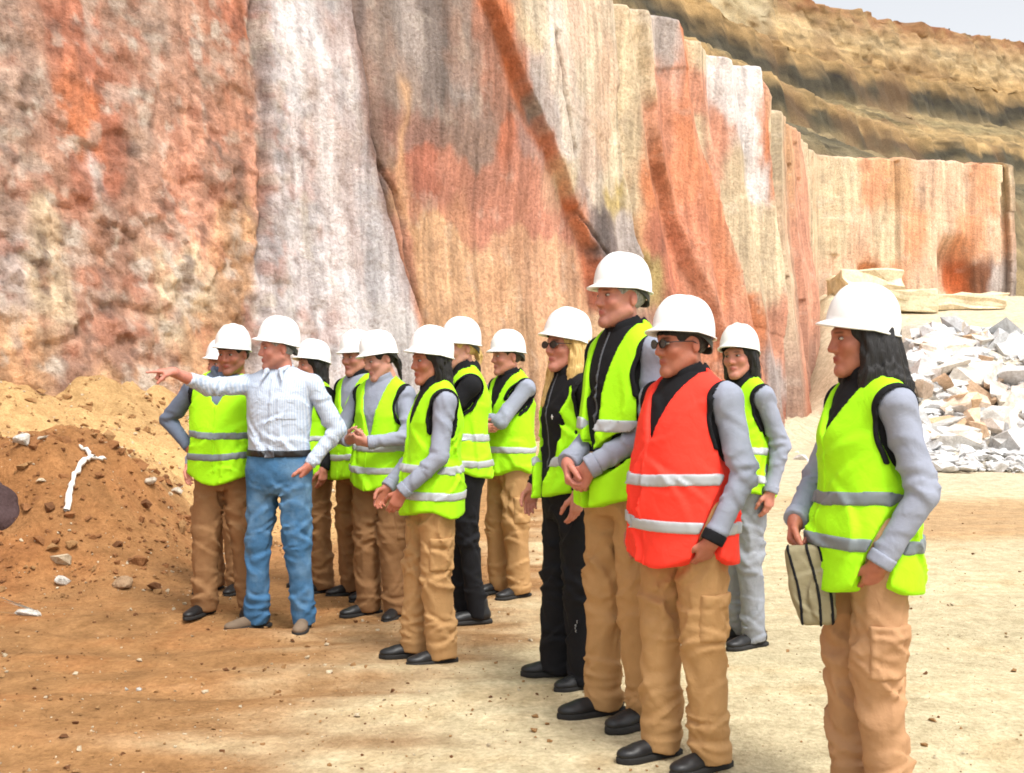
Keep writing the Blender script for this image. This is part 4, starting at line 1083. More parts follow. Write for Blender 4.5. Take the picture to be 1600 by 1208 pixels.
    if collar:
        nb = V3(0, 0.014 + lean * 0.55, 1.435); nt = V3(0, -0.004 + lean * 0.7, 1.495)
        def colf(P):
            d = cone(P, nb, nt, 0.088, 0.072) + 0.004 * np.sin(P[:, 0] * 60) * np.sin(P[:, 2] * 50)
            d = np.maximum(d, P[:, 2] - (1.475 if top == 'shirt' else 1.498) - 0.45 * P[:, 1]); d = np.maximum(d, 1.40 - P[:, 2])
            notch = np.maximum(np.abs(P[:, 0]) - ((0.022 if top == 'shirt' else 0.008) + 0.8 * np.clip(P[:, 2] - 1.435, 0, 1)), P[:, 1] + 0.02)
            inner = cone(P, nb, nt + V3(0, 0, 0.1), 0.072, 0.058)
            return np.maximum(smax(d, -notch, 0.004) if top != 'grey' else d, -np.maximum(inner, 1.487 - P[:, 2]))
        v, f = largest(*relax(*polygonise(colf, (-0.12, -0.13, 1.38), (0.12, 0.14, 1.56), 0.0075), 2))
        obj('collar', mesh_np('collar', v, f), M[collar], to)
    if top == 'shirt':
        def wing(P):
            d = None
            for s in (-1, 1):
                e = cone(P, V3(s * 0.062, -0.02, 1.462), V3(s * 0.040, -0.078, 1.440), 0.013, 0.014); e = smin(e, cone(P, V3(s * 0.040, -0.078, 1.440), V3(s * 0.062, -0.112, 1.385), 0.014, 0.005), 0.01)
                d = e if d is None else np.minimum(d, e)
            return d
        for s in (-1, 1):
            v, f = polygonise(lambda P: np.maximum(wing(P), -s * P[:, 0]), (-0.1, -0.15, 1.36), (0.1, 0.02, 1.5), 0.005)
            obj('collar_wing', mesh_np('collar_wing', v, f), M[top], to)
        v, f = polygonise(lambda P: np.maximum(np.maximum(topf(P) - 0.0035, np.abs(P[:, 0]) - 0.014), np.maximum(P[:, 1], np.maximum(P[:, 2] - 1.40, 0.99 - P[:, 2]))), (-0.04, -0.3, 0.96), (0.04, 0.02, 1.42), 0.006)
        obj('placket', mesh_np('placket', v, f), M[top], to)
        v, f = polygonise(lambda P: np.maximum(np.maximum(topf(P) - 0.004, np.maximum(np.abs(P[:, 0] - 0.085) - 0.05, np.abs(P[:, 2] - 1.23) - 0.06)), P[:, 1]), (0.02, -0.3, 1.14), (0.15, 0.02, 1.32), 0.006)
        obj('chest_pocket', mesh_np('chest_pocket', v, f), M[top], to)
    if open_ > 0:
        v, f = polygonise(lambda P: np.maximum(np.maximum(topf(P) - 0.004, np.abs(P[:, 0] - 0.003) - 0.0045), np.maximum(P[:, 1], np.maximum(P[:, 2] - 1.44, 0.95 - P[:, 2]))), (-0.03, -0.3, 0.92), (0.03, 0.02, 1.47), 0.005)
        if len(v): obj('zip', mesh_np('zip', v, f), M['zip'], to)
    if mark:
        # small white emblem sewn on the chest
        p = np.array([[0.068, 0, 1.235]], F32); y = np.linspace(-0.3, 0, 400)
        pts = np.stack([np.full(400, 0.052), y, np.full(400, 1.235)], 1).astype(F32); dd = topf(pts); yy = float(y[np.argmax(dd < 0)]) - 0.002
        star = []
        for k in range(10):
            r = 0.013 if k % 2 == 0 else 0.006; a = math.pi * k / 5; star.append((0.052 + r * math.sin(a), 1.235 + r * math.cos(a)))
        vv = [(x, yy, z) for x, z in star] + [(x, yy + 0.004, z) for x, z in star]
        me = bpy.data.meshes.new('emblem'); me.from_pydata(vv, [], [tuple(range(10)), tuple(range(19, 9, -1))] + [(k, k + 10, (k + 1) % 10 + 10, (k + 1) % 10) for k in range(10)])
        obj('emblem', me, M['white_mark'], to)
    # --- vest
    if vest:
        vr = []
        for z, cx, cy, rx, ry in rows:
            k = float(sstep(1.36, 0.95, z)); vr.append((z, cx, cy - 0.006 * k, rx + 0.014 + 0.019 * k * vflare, ry + 0.017 + 0.026 * k * vflare))
        vr[0] = (hem - 0.05, vr[1][1], vr[1][2], vr[1][3] + 0.006, vr[1][4] + 0.008); vr = [q for i, q in enumerate(vr) if i == 0 or q[0] > hem]
        VL = Loft(vr)
        CV = Creases(seed + 77).add(12, (0, -0.01, hem), (0, -0.01, 1.05), 0.04, (0, 0, 1), 1.35, 0.017, 0.016, 0.16, 0.20).add(9, (0, -0.01, 0.95), (0, -0.01, 1.28), 0.04, (0, 0, 1), 0.7, 0.015, 0.013, 0.12, 0.18).add(6, (0, 0, 0.9), (0, 0, 1.15), 0.04, (0, 0, 1), 0.15, 0.010, 0.014, 0.11, 0.19)
        def vestf(P, g=0.0):
            d = VL(P, g, cap=False)
            for s in (-1, 1):
                sh = AR[s][0]; d = smin(d, cone(P, V3(s * 0.055, 0.012 + lean * 0.5, 1.420), sh + V3(-s * 0.010, 0, 0.0), 0.048 + g, 0.061 + g), 0.05)
            zz = P[:, 2]
            d = d + fa * (CV(P) + lumps(P, seed + 50, 0.0045))
            return d
        def cutf(P, pad=0.0):
            """what is cut away: hem, neck V, arm holes"""
            zz = P[:, 2]; front = P[:, 1] < 0.03
            hemz = hem + 0.030 * np.clip(np.abs(P[:, 0]) / 0.16, 0, 1.2) ** 2 * sstep(0.06, -0.08, P[:, 1]) + 0.010 * np.sin(P[:, 0] * 19 + seed)
            c = hemz - zz
            v_w = np.maximum(open_ * (0.4 + 0.6 * sstep(hem, 1.2, zz)), 0.085 * np.clip((zz - vee) / (1.42 - vee), -0.05, 1.3))
            vn = np.maximum(np.abs(P[:, 0]) - v_w, P[:, 1] - 0.02 - lean * 0.5)
            if open_ == 0: vn = np.maximum(vn, vee - zz)
            nk = cone(P, V3(0, 0.02 + lean * 0.5, 1.42), V3(0, 0.0 + lean * 0.6, 1.60), 0.078, 0.088)
            c = np.maximum(c, -vn); c = np.maximum(c, -nk)
            return c
        def armf(P):
            a = None
            for s in (-1, 1):
                sh, el, wr, _ = AR[s]
                o = sh + V3(s * 0.020, 0, -0.012); mid = sh + (el - sh) * 0.45
                e = smin(cone(P, o, sh + (el - sh) * 0.28 + V3(s * 0.03, 0, 0), 0.068, 0.086), cone(P, sh + (el - sh) * 0.3, el, 0.074, 0.064), 0.02)
                e = np.minimum(e, cone(P, el, wr, 0.064, 0.048))
                if AR[s][3] is POCKET: e = np.minimum(e, cone(P, wr, wr + V3(-s * 0.03, -0.03, -0.12), 0.046, 0.05))
                a = e if a is None else np.minimum(a, e)
            return a
        wide = float(max(q[3] for q in vr)) + 0.07
        dl = float(max(q[4] for q in vr)) + 0.10
        lo, hi = (-max(wide, 0.27), -dl - 0.04, hem - 0.04), (max(wide, 0.27), dl, 1.56)
        v, f = relax(*polygonise(lambda P: smax(smax(vestf(P), cutf(P), 0.008), -armf(P), 0.006), lo, hi, hv))
        vo = obj('vest', mesh_np('vest', v, f), M[vest], root)
        for zb in bands:
            tl = rng.uniform(-0.05, 0.05)
            def bandf(P, zb=zb, tl=tl):
                d = np.maximum(vestf(P) - 0.0065, np.abs(P[:, 2] - zb - tl * P[:, 0] - 0.10 * np.abs(P[:, 0]) * sstep(0.06, -0.06, P[:, 1]) * (0 if open_ else 0.4)) - 0.023)
                return np.maximum(np.maximum(d, cutf(P)), -armf(P) + 0.001)
            v, f = relax(*polygonise(bandf, (lo[0], lo[1], zb - 0.07), (hi[0], hi[1], zb + 0.07), hv * 1.0), 1)
            if len(v): obj('reflective_band', mesh_np('reflective_band', v, f), M[band], vo)
        for sd in (-1, 1):
            def trimf(P, sd=sd):
                a = armf(P); return np.maximum(np.maximum(np.maximum(vestf(P) - 0.009, cutf(P)), -a), np.maximum(a - 0.016, ball(P, AR[sd][0] + V3(0, 0, -0.04), 0.150)))
            c0 = AR[sd][0]; v, f = largest(*relax(*polygonise(trimf, c0 - V3(0.2, 0.2, 0.24), c0 + V3(0.2, 0.2, 0.14), hv * 0.72), 2))
            if len(v): obj('armhole_binding', mesh_np('armhole_binding', v, f), M['black'], vo)
        if open_ == 0:
            def plk(P): return np.maximum(np.maximum(np.maximum(vestf(P) - 0.003, cutf(P)), np.abs(P[:, 0] + 0.004 * np.sin(P[:, 2] * 20)) - 0.010), np.maximum(-armf(P), P[:, 1]))
            v, f = polygonise(plk, (-0.04, lo[1], hem - 0.02), (0.04, 0, vee + 0.05), hv * 1.0)
            if len(v): obj('placket', mesh_np('placket', v, f), M[vest], vo)
    # --- trousers
    pr = [(0.765, 0, 0.0, 0.130, 0.100), (0.80, 0, 0.0, 0.162 * w, 0.118 * dp), (0.88, 0, 0.002, 0.180 * w, 0.130 * dp), (0.96, 0, 0.0, 0.172 * w + b * 0.2, 0.124 * dp + b * 0.2), (1.04, 0, -b * 0.2, 0.160 * w + b * 0.2, 0.118 * dp + b * 0.3)]
    PL = Loft(pr)
    wz = 1.0
    hipf = 1.0 + 0.15 * (w - 1)
    CR = Creases(seed + 33)
    for s in (-1, 1):
        hip, kn, ank, _ = leg[s]; k = 0.5 + 0.5 * baggy
        CR.add(8, kn + V3(0, 0, 0.09), kn - V3(0, 0, 0.10), 0.02, (0, 0, 1), 0.55, 0.014 * k, 0.014, 0.095, 0.065)
        CR.add(9, ank + V3(0, 0, 0.16), ank - V3(0, 0, 0.01), 0.015, (0, 0, 1), 0.40, 0.015 * k, 0.013, 0.085, 0.06)
        CR.add(4, kn, ank + V3(0, 0, 0.1), 0.02, (0, 0, 1), 0.95, 0.014 * k, 0.017, 0.14, 0.065)
        CR.add(8, hip - V3(0, 0, 0.08), kn + V3(0, 0, 0.05), 0.03, (0, 0, 1), 1.1, 0.013 * k, 0.018, 0.17, 0.085)
    CR.add(5, (0, -0.06, 0.84), (0, -0.06, 0.79), 0.02, (0, 0, 1), 0.8, 0.009, 0.013, 0.08, 0.06)
    def trf(P):
        d = PL(P)
        zz = P[:, 2]; lg = None
        for s in (-1, 1):
            hip, kn, ank, _ = leg[s]; low = ank + V3(0, 0.004, -0.038)
            e = cone(P, hip + V3(0, 0, 0.02), kn, 0.090 * hipf * (0.5 + 0.5 * w), 0.076 * (0.35 + 0.65 * baggy)); e = smin(e, cone(P, kn, low, 0.076 * (0.35 + 0.65 * baggy), (0.070 + flare) * (0.35 + 0.65 * baggy)), 0.02)
            lg = e if lg is None else smin(lg, e, 0.006)
        d = smin(d, lg, 0.028)
        m1 = np.exp(-((zz - 0.13) / 0.11) ** 2); m2 = np.exp(-((zz - 0.47) / 0.12) ** 2); m3 = np.exp(-((zz - 0.76) / 0.09) ** 2)
        d = d + fa * (CR(P) + lumps(P, seed + 9, 0.0035)) - 0.004 * m1 * baggy
        d = np.maximum(d, 0.030 + 0.006 * np.sin(P[:, 1] * 40) - zz); return np.maximum(d, zz - wz)
    ft = [leg[1][2], leg[-1][2]]
    lo, hi = box_of([(-0.22 * w - b * 0.3, -0.17 * dp - b * 0.4, 0.02), (0.22 * w + b * 0.3, 0.17 * dp + b * 0.3, 1.02), ft[0] + V3(0.12, 0.12, 0), ft[0] - V3(0.12, 0.12, 0), ft[1] + V3(0.12, 0.12, 0), ft[1] - V3(0.12, 0.12, 0)], 0.02)
    v, f = polygonise(trf, lo, hi, hv)
    tr = obj('trousers', mesh_np('trousers', v, f), M[trousers], root)
    if pocket:
        for s in (-1, 1):
            hip, kn, ank, _ = leg[s]
            def pkf(P, s=s, kx=float(kn[0] * 0.5 + hip[0] * 0.5)):
                bx = np.maximum(np.abs(P[:, 1] - 0.005) - 0.070, np.abs(P[:, 2] - 0.575) - 0.085)
                bx = np.maximum(bx, kx + s * 0.02 - P[:, 0] if s > 0 else P[:, 0] - kx + 0.02)
                return smax(trf(P) - 0.011 - 0.006 * sstep(0.612, 0.622, P[:, 2]), bx, 0.010)
            v, f = polygonise(pkf, (min(0, s * 0.3), -0.12, 0.46), (max(0, s * 0.3), 0.13, 0.69), hv * 0.9)
            if len(v):
                po = obj('cargo_pocket', mesh_np('cargo_pocket', v, f), M[trousers], tr)
    if flare:                                                   # small pale print low on the near leg
        hip, kn, ank, _ = leg[1]; xx = float(ank[0]) + 0.045
        vv, ff = [], []
        for k, (zc, hw, hz_) in enumerate(((0.315, 0.003, 0.007), (0.300, 0.005, 0.003), (0.288, 0.003, 0.005), (0.274, 0.005, 0.004))):
            y = np.linspace(-0.25, 0.1, 500); dd = trf(np.stack([np.full(500, xx), y, np.full(500, zc)], 1).astype(F32)); yy = float(y[np.argmax(dd < 0)]) - 0.004
            b0 = len(vv); vv += [(xx - hw, yy, zc - hz_), (xx + hw, yy, zc - hz_), (xx + hw, yy, zc + hz_), (xx - hw, yy, zc + hz_)] + [(xx - hw, yy + 0.006, zc - hz_), (xx + hw, yy + 0.006, zc - hz_), (xx + hw, yy + 0.006, zc + hz_), (xx - hw, yy + 0.006, zc + hz_)]
            ff += [(b0, b0 + 1, b0 + 2, b0 + 3), (b0, b0 + 4, b0 + 5, b0 + 1), (b0 + 3, b0 + 2, b0 + 6, b0 + 7)]
        me = bpy.data.meshes.new('emblem'); me.from_pydata(vv, [], ff); obj('emblem', me, M['band'], tr)
    if belt:
        v, f = polygonise(lambda P: np.maximum(np.minimum(trf(P), topf(P)) - 0.006, np.abs(P[:, 2] - 0.985) - 0.019), (-0.3, -0.3, 0.93), (0.3, 0.3, 1.04), hv * 0.85)
        bo = obj('belt', mesh_np('belt', v, f), M['leather'], tr)
        v, f = polygonise(lambda P: np.maximum(np.maximum(np.minimum(trf(P), topf(P)) - 0.011, np.abs(P[:, 2] - 0.985) - 0.021), np.maximum(np.abs(P[:, 0]) - 0.026, P[:, 1])), (-0.06, -0.3, 0.94), (0.06, 0.0, 1.03), 0.005)
        obj('belt_buckle', mesh_np('belt_buckle', v, f), M['zip'], tr)
    # --- shoes
    for s in (1, -1):
        hip, kn, ank, toe = leg[s]
        ca, sa = math.cos(toe), math.sin(toe); fw = V3(sa, -ca, 0); rt = V3(ca, sa, 0)
        def loc(P, ank=ank, fw=fw, rt=rt): q = P - V3(ank[0], ank[1], 0); return np.stack([q @ rt, q @ fw, q[:, 2]], 1)
        def upper(P):
            q = loc(P); A = q
            d = cone(A, V3(0, -0.045, 0.050), V3(0, 0.10, 0.036), 0.034, 0.033)
            d = smin(d, ell(A, (0, 0.128, 0.032), (0.040, 0.062, 0.026)), 0.02)
            d = smin(d, cone(A, V3(0, -0.025, 0.06), V3(0, -0.02, 0.125), 0.042, 0.042), 0.03)
            lace = 0.003 * np.abs(np.sin(A[:, 1] * 130)) * np.exp(-(A[:, 0] / 0.018) ** 2) * (A[:, 1] > 0.02) * (A[:, 1] < 0.1)
            return np.maximum(d - lace, 0.020 - A[:, 2])
        def solef(P):
            q = loc(P); t = q[:, 1]
            ww = np.interp(t, [-0.09, -0.05, 0.0, 0.06, 0.12, 0.16, 0.192], [0.022, 0.037, 0.034, 0.042, 0.046, 0.038, 0.008])
            d = np.maximum(np.abs(q[:, 0]) - ww, np.maximum(-0.088 - t, t - 0.192))
            return np.maximum(d * 0.9, np.abs(q[:, 2] - 0.013) - 0.013)
        c0 = V3(ank[0], ank[1], 0)
        lo, hi = box_of([c0 + fw * 0.2 + rt * 0.05, c0 + fw * 0.2 - rt * 0.05, c0 - fw * 0.1 + rt * 0.05, c0 - fw * 0.1 - rt * 0.05, c0 + V3(0, 0, 0.15)], 0.015)
        lo[2] = -0.012
        v, f = polygonise(upper, lo, hi, 0.0068 * max(1, dist / 5))
        so = obj('shoe', mesh_np('shoe', v, f), M[shoes], root)
        v, f = polygonise(solef, lo, hi, 0.0068 * max(1, dist / 5))
        obj('sole', mesh_np('sole', v, f), M['sole'], so)
    return root
# ------------------------------------------------------------------ the visitors
POCKET = dict(f=(-0.62, -0.10, -1), n=(-1, 0.1, 0.5), curls=(0.4, 0.4, 0.4, 0.4), thumb=(0.2, 0.3))
CROSS_L = dict(wrist=(-0.07, -0.235, 1.165), pole=(1, -0.1, -0.5), hand=dict(f=(-1, 0.25, 0.15), n=(0, 1, 0.1), curls=(0.4, 0.4, 0.4, 0.4), thumb_to=(0, 0, 1)))
CROSS_R = dict(wrist=(-0.07, -0.265, 1.115), pole=(1, -0.1, -0.5), hand=dict(f=(-1, 0.3, -0.1), n=(0, 1, 0.1), curls=(0.5, 0.5, 0.5, 0.5), thumb_to=(0, 0, 1)))
PEOPLE = [
 dict(label='visitor almost hidden behind the man with hand on hip, only a sliver of helmet showing', px=349, fy=922, total=1.705, yaw=-20, sex='f', head=(-15, 0, 0), hair=('short', 'hair_brown'), trousers='brown', pocket=False, seed=3),
 dict(label='person in lime vest and brown trousers with right hand on hip beside the pointing man', px=350, fy=966, headx=0.06, total=1.72, yaw=-6, sex='m', w=1.04, belly=0.02, head=(-10, 6, 0), skin='c', stubble=0.3, top='dgrey', sleeve='dgrey', collar='dgrey', vee=1.25, hem=0.80,
      hair=('fringe', 'hair_black'), trousers='brown', band='dband', bands=(1.08, 0.955), R=dict(wrist=(0.215, 0.01, 1.0), pole=(1, 0.35, 0.1), hand=dict(f=(-0.35, -0.75, -0.55), n=(-1, 0.2, -0.2), curls=(0.3, 0.35, 0.4, 0.4), thumb_to=(0, 0.4, 1))), feet=((0.13, 0.06, 0.2), (-0.12, -0.03, -0.25)), seed=5),
 dict(label='man in white shirt and blue jeans pointing left with outstretched arm', px=436, fy=982, total=1.775, yaw=-10, sex='m', w=1.03, belly=0.018, head=(-54, 2, 0), skin='b', stubble=0.25, hair=('short', 'hair_grey'), top='shirt', sleeve='shirt', collar='shirt', vest=None,
      trousers='jeans', pocket=False, baggy=0.78, belt=True, shoes='suede', feet=((0.135, 0.0, 0.2), (-0.135, -0.02, -0.75)),
      R=dict(wrist=(0.385, -0.47, 1.43), pole=(0.1, 0.2, -1), hand=dict(bare=0.4, f=(0.70, -0.70, 0.03), n=(0, 0.1, -1), curls=((0.05, 0.05, 0.05), (1.2, 1.4, 0.9), (1.3, 1.4, 0.9), (1.3, 1.4, 0.9)), thumb=(0.1, 0.9), thumb_to=(0, -1, 0))),
      L=dict(wrist=(0.195, -0.045, 0.925), pole=(1, 0.55, 0), hand=POCKET), seed=7),
 dict(label='dark-haired visitor behind the right shoulder of the pointing man, mostly hidden', px=492, fy=920, total=1.70, yaw=-60, sex='f', hair=('mid', 'hair_black'), top='black', sleeve='black', trousers='brown', pocket=False, seed=11),
 dict(label='visitor peeking out behind the woman holding her hands together, face half covered', px=560, fy=930, total=1.755, yaw=-45, sex='m', head=(5, 4, 0), skin='b', hair=('short', 'hair_brown'), trousers='brown', pocket=False, vee=1.2, seed=13),
 dict(label='woman in lime vest looking down to the left with hands held together at the waist', px=596, fy=962, total=1.715, yaw=-30, sex='f', head=(-22, 14, -6), skin='d', hair=('tied', 'hair_black'), top='grey', sleeve='grey', cuff='grey', collar='grey', vee=1.06, hem=0.79, trousers='brown', bands=(1.03, 0.90),
      R=dict(wrist=(0.085, -0.215, 1.085), pole=(1, 0.3, -0.6), hand=dict(f=(-0.85, -0.4, 0.15), n=(-0.3, 0.7, 0.5), curls=(0.7, 0.75, 0.8, 0.85), thumb_to=(0, -0.2, 1))), L=dict(wrist=(0.085, -0.235, 1.075), pole=(1, 0.3, -0.6), hand=dict(f=(-0.85, -0.4, 0.15), n=(-0.3, 0.7, 0.5), curls=(0.7, 0.75, 0.8, 0.85), thumb_to=(0, -0.2, 1))),
      feet=((0.09, 0.0, 0.3), (-0.10, -0.02, -0.5)), seed=17),
 dict(label='smiling dark-haired woman in lime vest with baggy khaki trousers and arms hanging forward', px=678, fy=1030, total=1.68, yaw=-72, sex='f', w=1.06, head=(14, 3, 0), skin='c', hair=('mid', 'hair_black'), top='black', sleeve='grey', cuff='grey', collar='black', vee=1.1, hem=0.76, bands=(1.01, 0.875), baggy=1.05,
      L=dict(wrist=(0.175, -0.205, 0.905), pole=(0.5, 1, 0), hand=dict(f=(-0.15, -0.45, -0.9), n=(-1, 0.2, 0), curls=(0.4, 0.45, 0.5, 0.55))), R=dict(wrist=(0.13, -0.215, 0.90), pole=(0.5, 1, 0), hand=dict(f=(-0.1, -0.55, -0.8), n=(-1, 0.2, 0), curls=(0.4, 0.45, 0.5, 0.55))), feet=((0.08, 0.0, 0.1), (-0.09, -0.10, -0.1)), seed=19),
 dict(label='visitor in black long-sleeved top and black trousers with lime vest, half behind the smiling woman', px=724, fy=975, total=1.765, yaw=-78, sex='f', head=(16, 2, 0), skin='d', hair=('tied', 'hair_blonde'), top='black', sleeve='black', collar='black', vee=1.15, hem=0.83, trousers='black', pocket=False, baggy=0.6, L=CROSS_L, R=CROSS_R, feet=((0.05, 0.05, 0), (-0.12, 0.0, 0)), seed=23),
 dict(label='visitor with arms folded over lime vest in front of ochre rock, khaki trousers', px=796, fy=932, total=1.735, yaw=-58, sex='m', head=(-8, 0, 0), skin='b', hair=('short', 'hair_brown'), top='black', sleeve='grey', cuff='grey', collar='black', vee=1.16, hem=0.80, trousers='khaki', bands=(0.965,), L=CROSS_L, R=CROSS_R, feet=((0.09, 0.0, 0.1), (-0.10, -0.03, -0.1)), seed=29),
 dict(label='long-haired blonde woman in black with glasses and an open lime vest', px=890, fy=1066, total=1.735, yaw=-68, sex='f', head=(12, -2, 0), skin='b', hair=('long', 'hair_blonde'), top='black', sleeve='black', collar='black', vee=0.80, open_=0.115, hem=0.86, trousers='black', pocket=False, flare=0.035, baggy=0.9, glasses=True, mark=True, bands=(1.03,),
      feet=((0.13, 0.02, 0.15), (-0.10, -0.02, -0.35)), R=dict(wrist=(0.20, -0.10, 0.90)), L=dict(wrist=(0.22, -0.06, 0.90)), seed=31),
 dict(label='tallest man, hands clasped in front of open lime vest, black jacket front and grey sleeves', px=976, fy=1128, total=1.93, yaw=-62, sex='m', w=1.0, belly=0.012, head=(-2, -3, 0), skin='b', stubble=0.2, hair=('short', 'hair_grey'), top='black', sleeve='grey', cuff='grey', collar='black', vee=0.85, open_=0.055, hem=0.80, trousers='khaki', pocket=False, baggy=0.85, mark=True, bands=(1.10,),
      L=dict(wrist=(0.060, -0.190, 0.950), pole=(0.5, 1, 0), hand=dict(f=(-0.5, -0.25, -0.85), n=(-0.5, 0.85, 0.1), curls=(0.65, 0.7, 0.75, 0.8), thumb_to=(0, -0.5, 1))), R=dict(wrist=(0.055, -0.210, 0.960), pole=(0.5, 1, 0), hand=dict(f=(-0.5, -0.3, -0.85), n=(-0.5, 0.85, 0.1), curls=(0.65, 0.7, 0.75, 0.8), thumb_to=(0, -0.5, 1))), feet=((0.085, 0.02, 0.1), (-0.09, -0.05, -0.15)), seed=37),
 dict(label='stout person in red vest with a hand in the trouser pocket', px=1072, fy=1190, total=1.715, yaw=-60, sex='m', w=1.14, dp=1.16, belly=0.035, head=(-10, 2, 0), skin='c', hair=('fringe', 'hair_black'), top='black', sleeve='grey', cuff='black', collar='black', vest='red', vee=1.19, hem=0.755, bands=(1.065, 0.905), trousers='khaki', baggy=0.95, glasses=True,  # dark glasses invented here to stand for the dark area under the helmet
      L=dict(wrist=(0.225, -0.065, 0.865), pole=(0.7, 1, 0), hand=POCKET), feet=((0.10, 0.02, 0.0), (-0.10, -0.06, -0.1)), seed=41),
 dict(label='dark-haired woman with lime vest and grey jeans standing behind the red vest', px=1160, fy=1008, total=1.70, yaw=-66, sex='f', head=(26, 0, -4), skin='b', hair=('bob', 'hair_black'), top='black', sleeve='grey', cuff='grey', collar='black', vee=1.15, hem=0.80, trousers='greyjeans', pocket=False, baggy=0.75, L=dict(wrist=(0.205, 0.03, 0.85), pole=(0.1, 1, 0)), feet=((0.08, 0.0, 0.1), (-0.09, 0.03, -0.1)), seed=43),
 dict(label='woman with long black hair in lime vest, nearest on the right, hand at her pocket', px=1354, fy=1272, total=1.715, yaw=-82, sex='f', w=1.06, dp=1.08, head=(-4, 2, 0), skin='c', hair=('long', 'hair_black'), top='black', sleeve='grey', cuff='grey', collar='black', vee=1.24, hem=0.755, bands=(1.045, 0.915), band='dband', trousers='pinkkhaki', baggy=0.88, vflare=0.9,
      L=dict(wrist=(0.200, -0.055, 0.865), pole=(0.5, 1, 0), hand=POCKET), R=dict(wrist=(0.10, -0.20, 0.965), pole=(1, 0.6, 0), hand=dict(f=(-0.3, -0.3, -0.9), n=(-0.6, 0.8, 0), curls=(1.0, 1.0, 1.0, 1.0), thumb_to=(0, -1, 0))), feet=((0.09, 0.015, 0.1), (-0.09, -0.025, -0.05)), seed=47),
]
ROOTS = [person(**p) for p in PEOPLE]
# ------------------------------------------------------------------ canvas bag in the hand of the woman on the right
def canvas_bag():
    o = ROOTS[-1]
    root = bpy.data.objects.new('bag', None); COL.objects.link(root)
    mw = Matrix.Translation(o.location) @ Matrix.Rotation(o.rotation_euler.z, 4, 'Z') @ Matrix.Scale(o.scale[0], 4)
    p = mw @ Vector((0.02, -0.185, 0.605))
    root.location = p + Vector((0.01, 0, 0.035)); root.rotation_euler = (0, math.radians(-9), math.radians(-18)); root.scale = (0.84, 0.9, 0.88)
    tag(root, 'beige canvas bag with black edges hanging in front of the long-haired woman', 'bag')
    def f(P):
        hw = 0.070 + 0.010 * np.sin(P[:, 2] * 9) - 0.12 * np.clip(0.10 - P[:, 2], 0, 0.1); th = 0.026 + 0.04 * np.clip(0.2 - P[:, 2], 0, 0.2)
        d = ell(P * V3(1, 1, 0.0) , (0, 0, 0), (0.09, 0.035, 1.0))
        bx = np.stack([np.abs(P[:, 0]) - hw + 0.02, np.abs(P[:, 1]) - th + 0.02, np.abs(P[:, 2] - 0.145) - 0.145 + 0.02], 1)
        d = np.linalg.norm(np.maximum(bx, 0), axis=1) + np.minimum(bx.max(1), 0) - 0.02
        return d + C(P) + lumps(P, 5, 0.004)
    C = Creases(5).add(10, (0, 0, 0.03), (0, 0, 0.28), 0.02, (0, 0, 1), 1.2, 0.010, 0.010, 0.09, 0.05)
    v, fc = polygonise(f, (-0.13, -0.09, -0.03), (0.13, 0.09, 0.33), 0.007)
    bo = obj('pouch', mesh_np('pouch', v, fc), M['canvas_bag'], root)
    for x in (-0.058, 0.012, 0.056):
        v, fc = polygonise(lambda P: np.maximum(f(P) - 0.006, np.abs(P[:, 0] - x - 0.01 * np.sin(P[:, 2] * 14)) - 0.0055), (-0.13, -0.1, -0.04), (0.13, 0.1, 0.33), 0.006)
        obj('strap', mesh_np('strap', v, fc), M['black'], root)
canvas_bag()

# ------------------------------------------------------------------ stones
def stone_mat(name, cols, scale=3.0, bump=0.6):
    t = NT(name); v = t.coords(); oi = t.new('ShaderNodeObjectInfo')
    a = t.noise(scale, 6, 0.7, v); g = t.noise(scale * 9, 4, 0.65, v)
    c = t.ramp(oi.outputs['Random'], [(i / max(1, len(cols) - 1), k) for i, k in enumerate(cols)])
    c = t.mix(1.0, c, t.ramp(a, [(0.3, (0.62, 0.58, 0.54)), (0.55, (1, 1, 1)), (0.75, (1.12, 1.12, 1.12))]), 'MULTIPLY')
    c = t.mix(1.0, c, t.ramp(g, [(0.3, (0.78, 0.76, 0.74)), (0.6, (1.08, 1.08, 1.08))]), 'MULTIPLY')
    n = t.bump(a, bump, 0.05); n = t.bump(g, bump, 0.015, n)
    return t.out(c, 0.9, n, 0.25)
W1, W2, W3, W4 = lin(220, 220, 219), lin(202, 203, 204), lin(178, 181, 184), lin(212, 204, 190)
M_RUBBLE = stone_mat('white_marble_rubble', [W1, W2, W1, W3, W4, W2, lin(212, 176, 138), W1])
M_STONE = stone_mat('pale_limestone', [lin(206, 194, 170), lin(188, 168, 136), lin(214, 206, 190), lin(170, 138, 104)], 4)
M_WHITE = stone_mat('white_stone', [lin(226, 224, 218), lin(214, 210, 200)], 4)
M_BLOCK = stone_mat('cream_block', [lin(214, 204, 172), lin(222, 212, 184), lin(216, 178, 128)], 2)
M_DARK = stone_mat('dark_purple_stone', [lin(78, 60, 60), lin(70, 54, 54)], 6)

def hull_mesh(name, seed, n=13, flat=(1, 1, 1), bev=0.0, sub=0):
    r = random.Random(seed); bm = bmesh.new()
    for i in range(n):
        z = r.uniform(-1, 1); a = r.uniform(0, 6.283); q = math.sqrt(1 - z * z); k = r.uniform(0.8, 1.0)
        bm.verts.new((q * math.cos(a) * 0.5 * k * flat[0], q * math.sin(a) * 0.5 * k * flat[1], z * 0.5 * k * flat[2]))
    g = bmesh.ops.convex_hull(bm, input=bm.verts)
    bmesh.ops.delete(bm, geom=[v for v in bm.verts if not v.link_faces], context='VERTS')
    if bev: bmesh.ops.bevel(bm, geom=list(bm.edges), offset=bev, segments=1, affect='EDGES')
    me = bpy.data.meshes.new(name); bm.to_mesh(me); bm.free(); return me

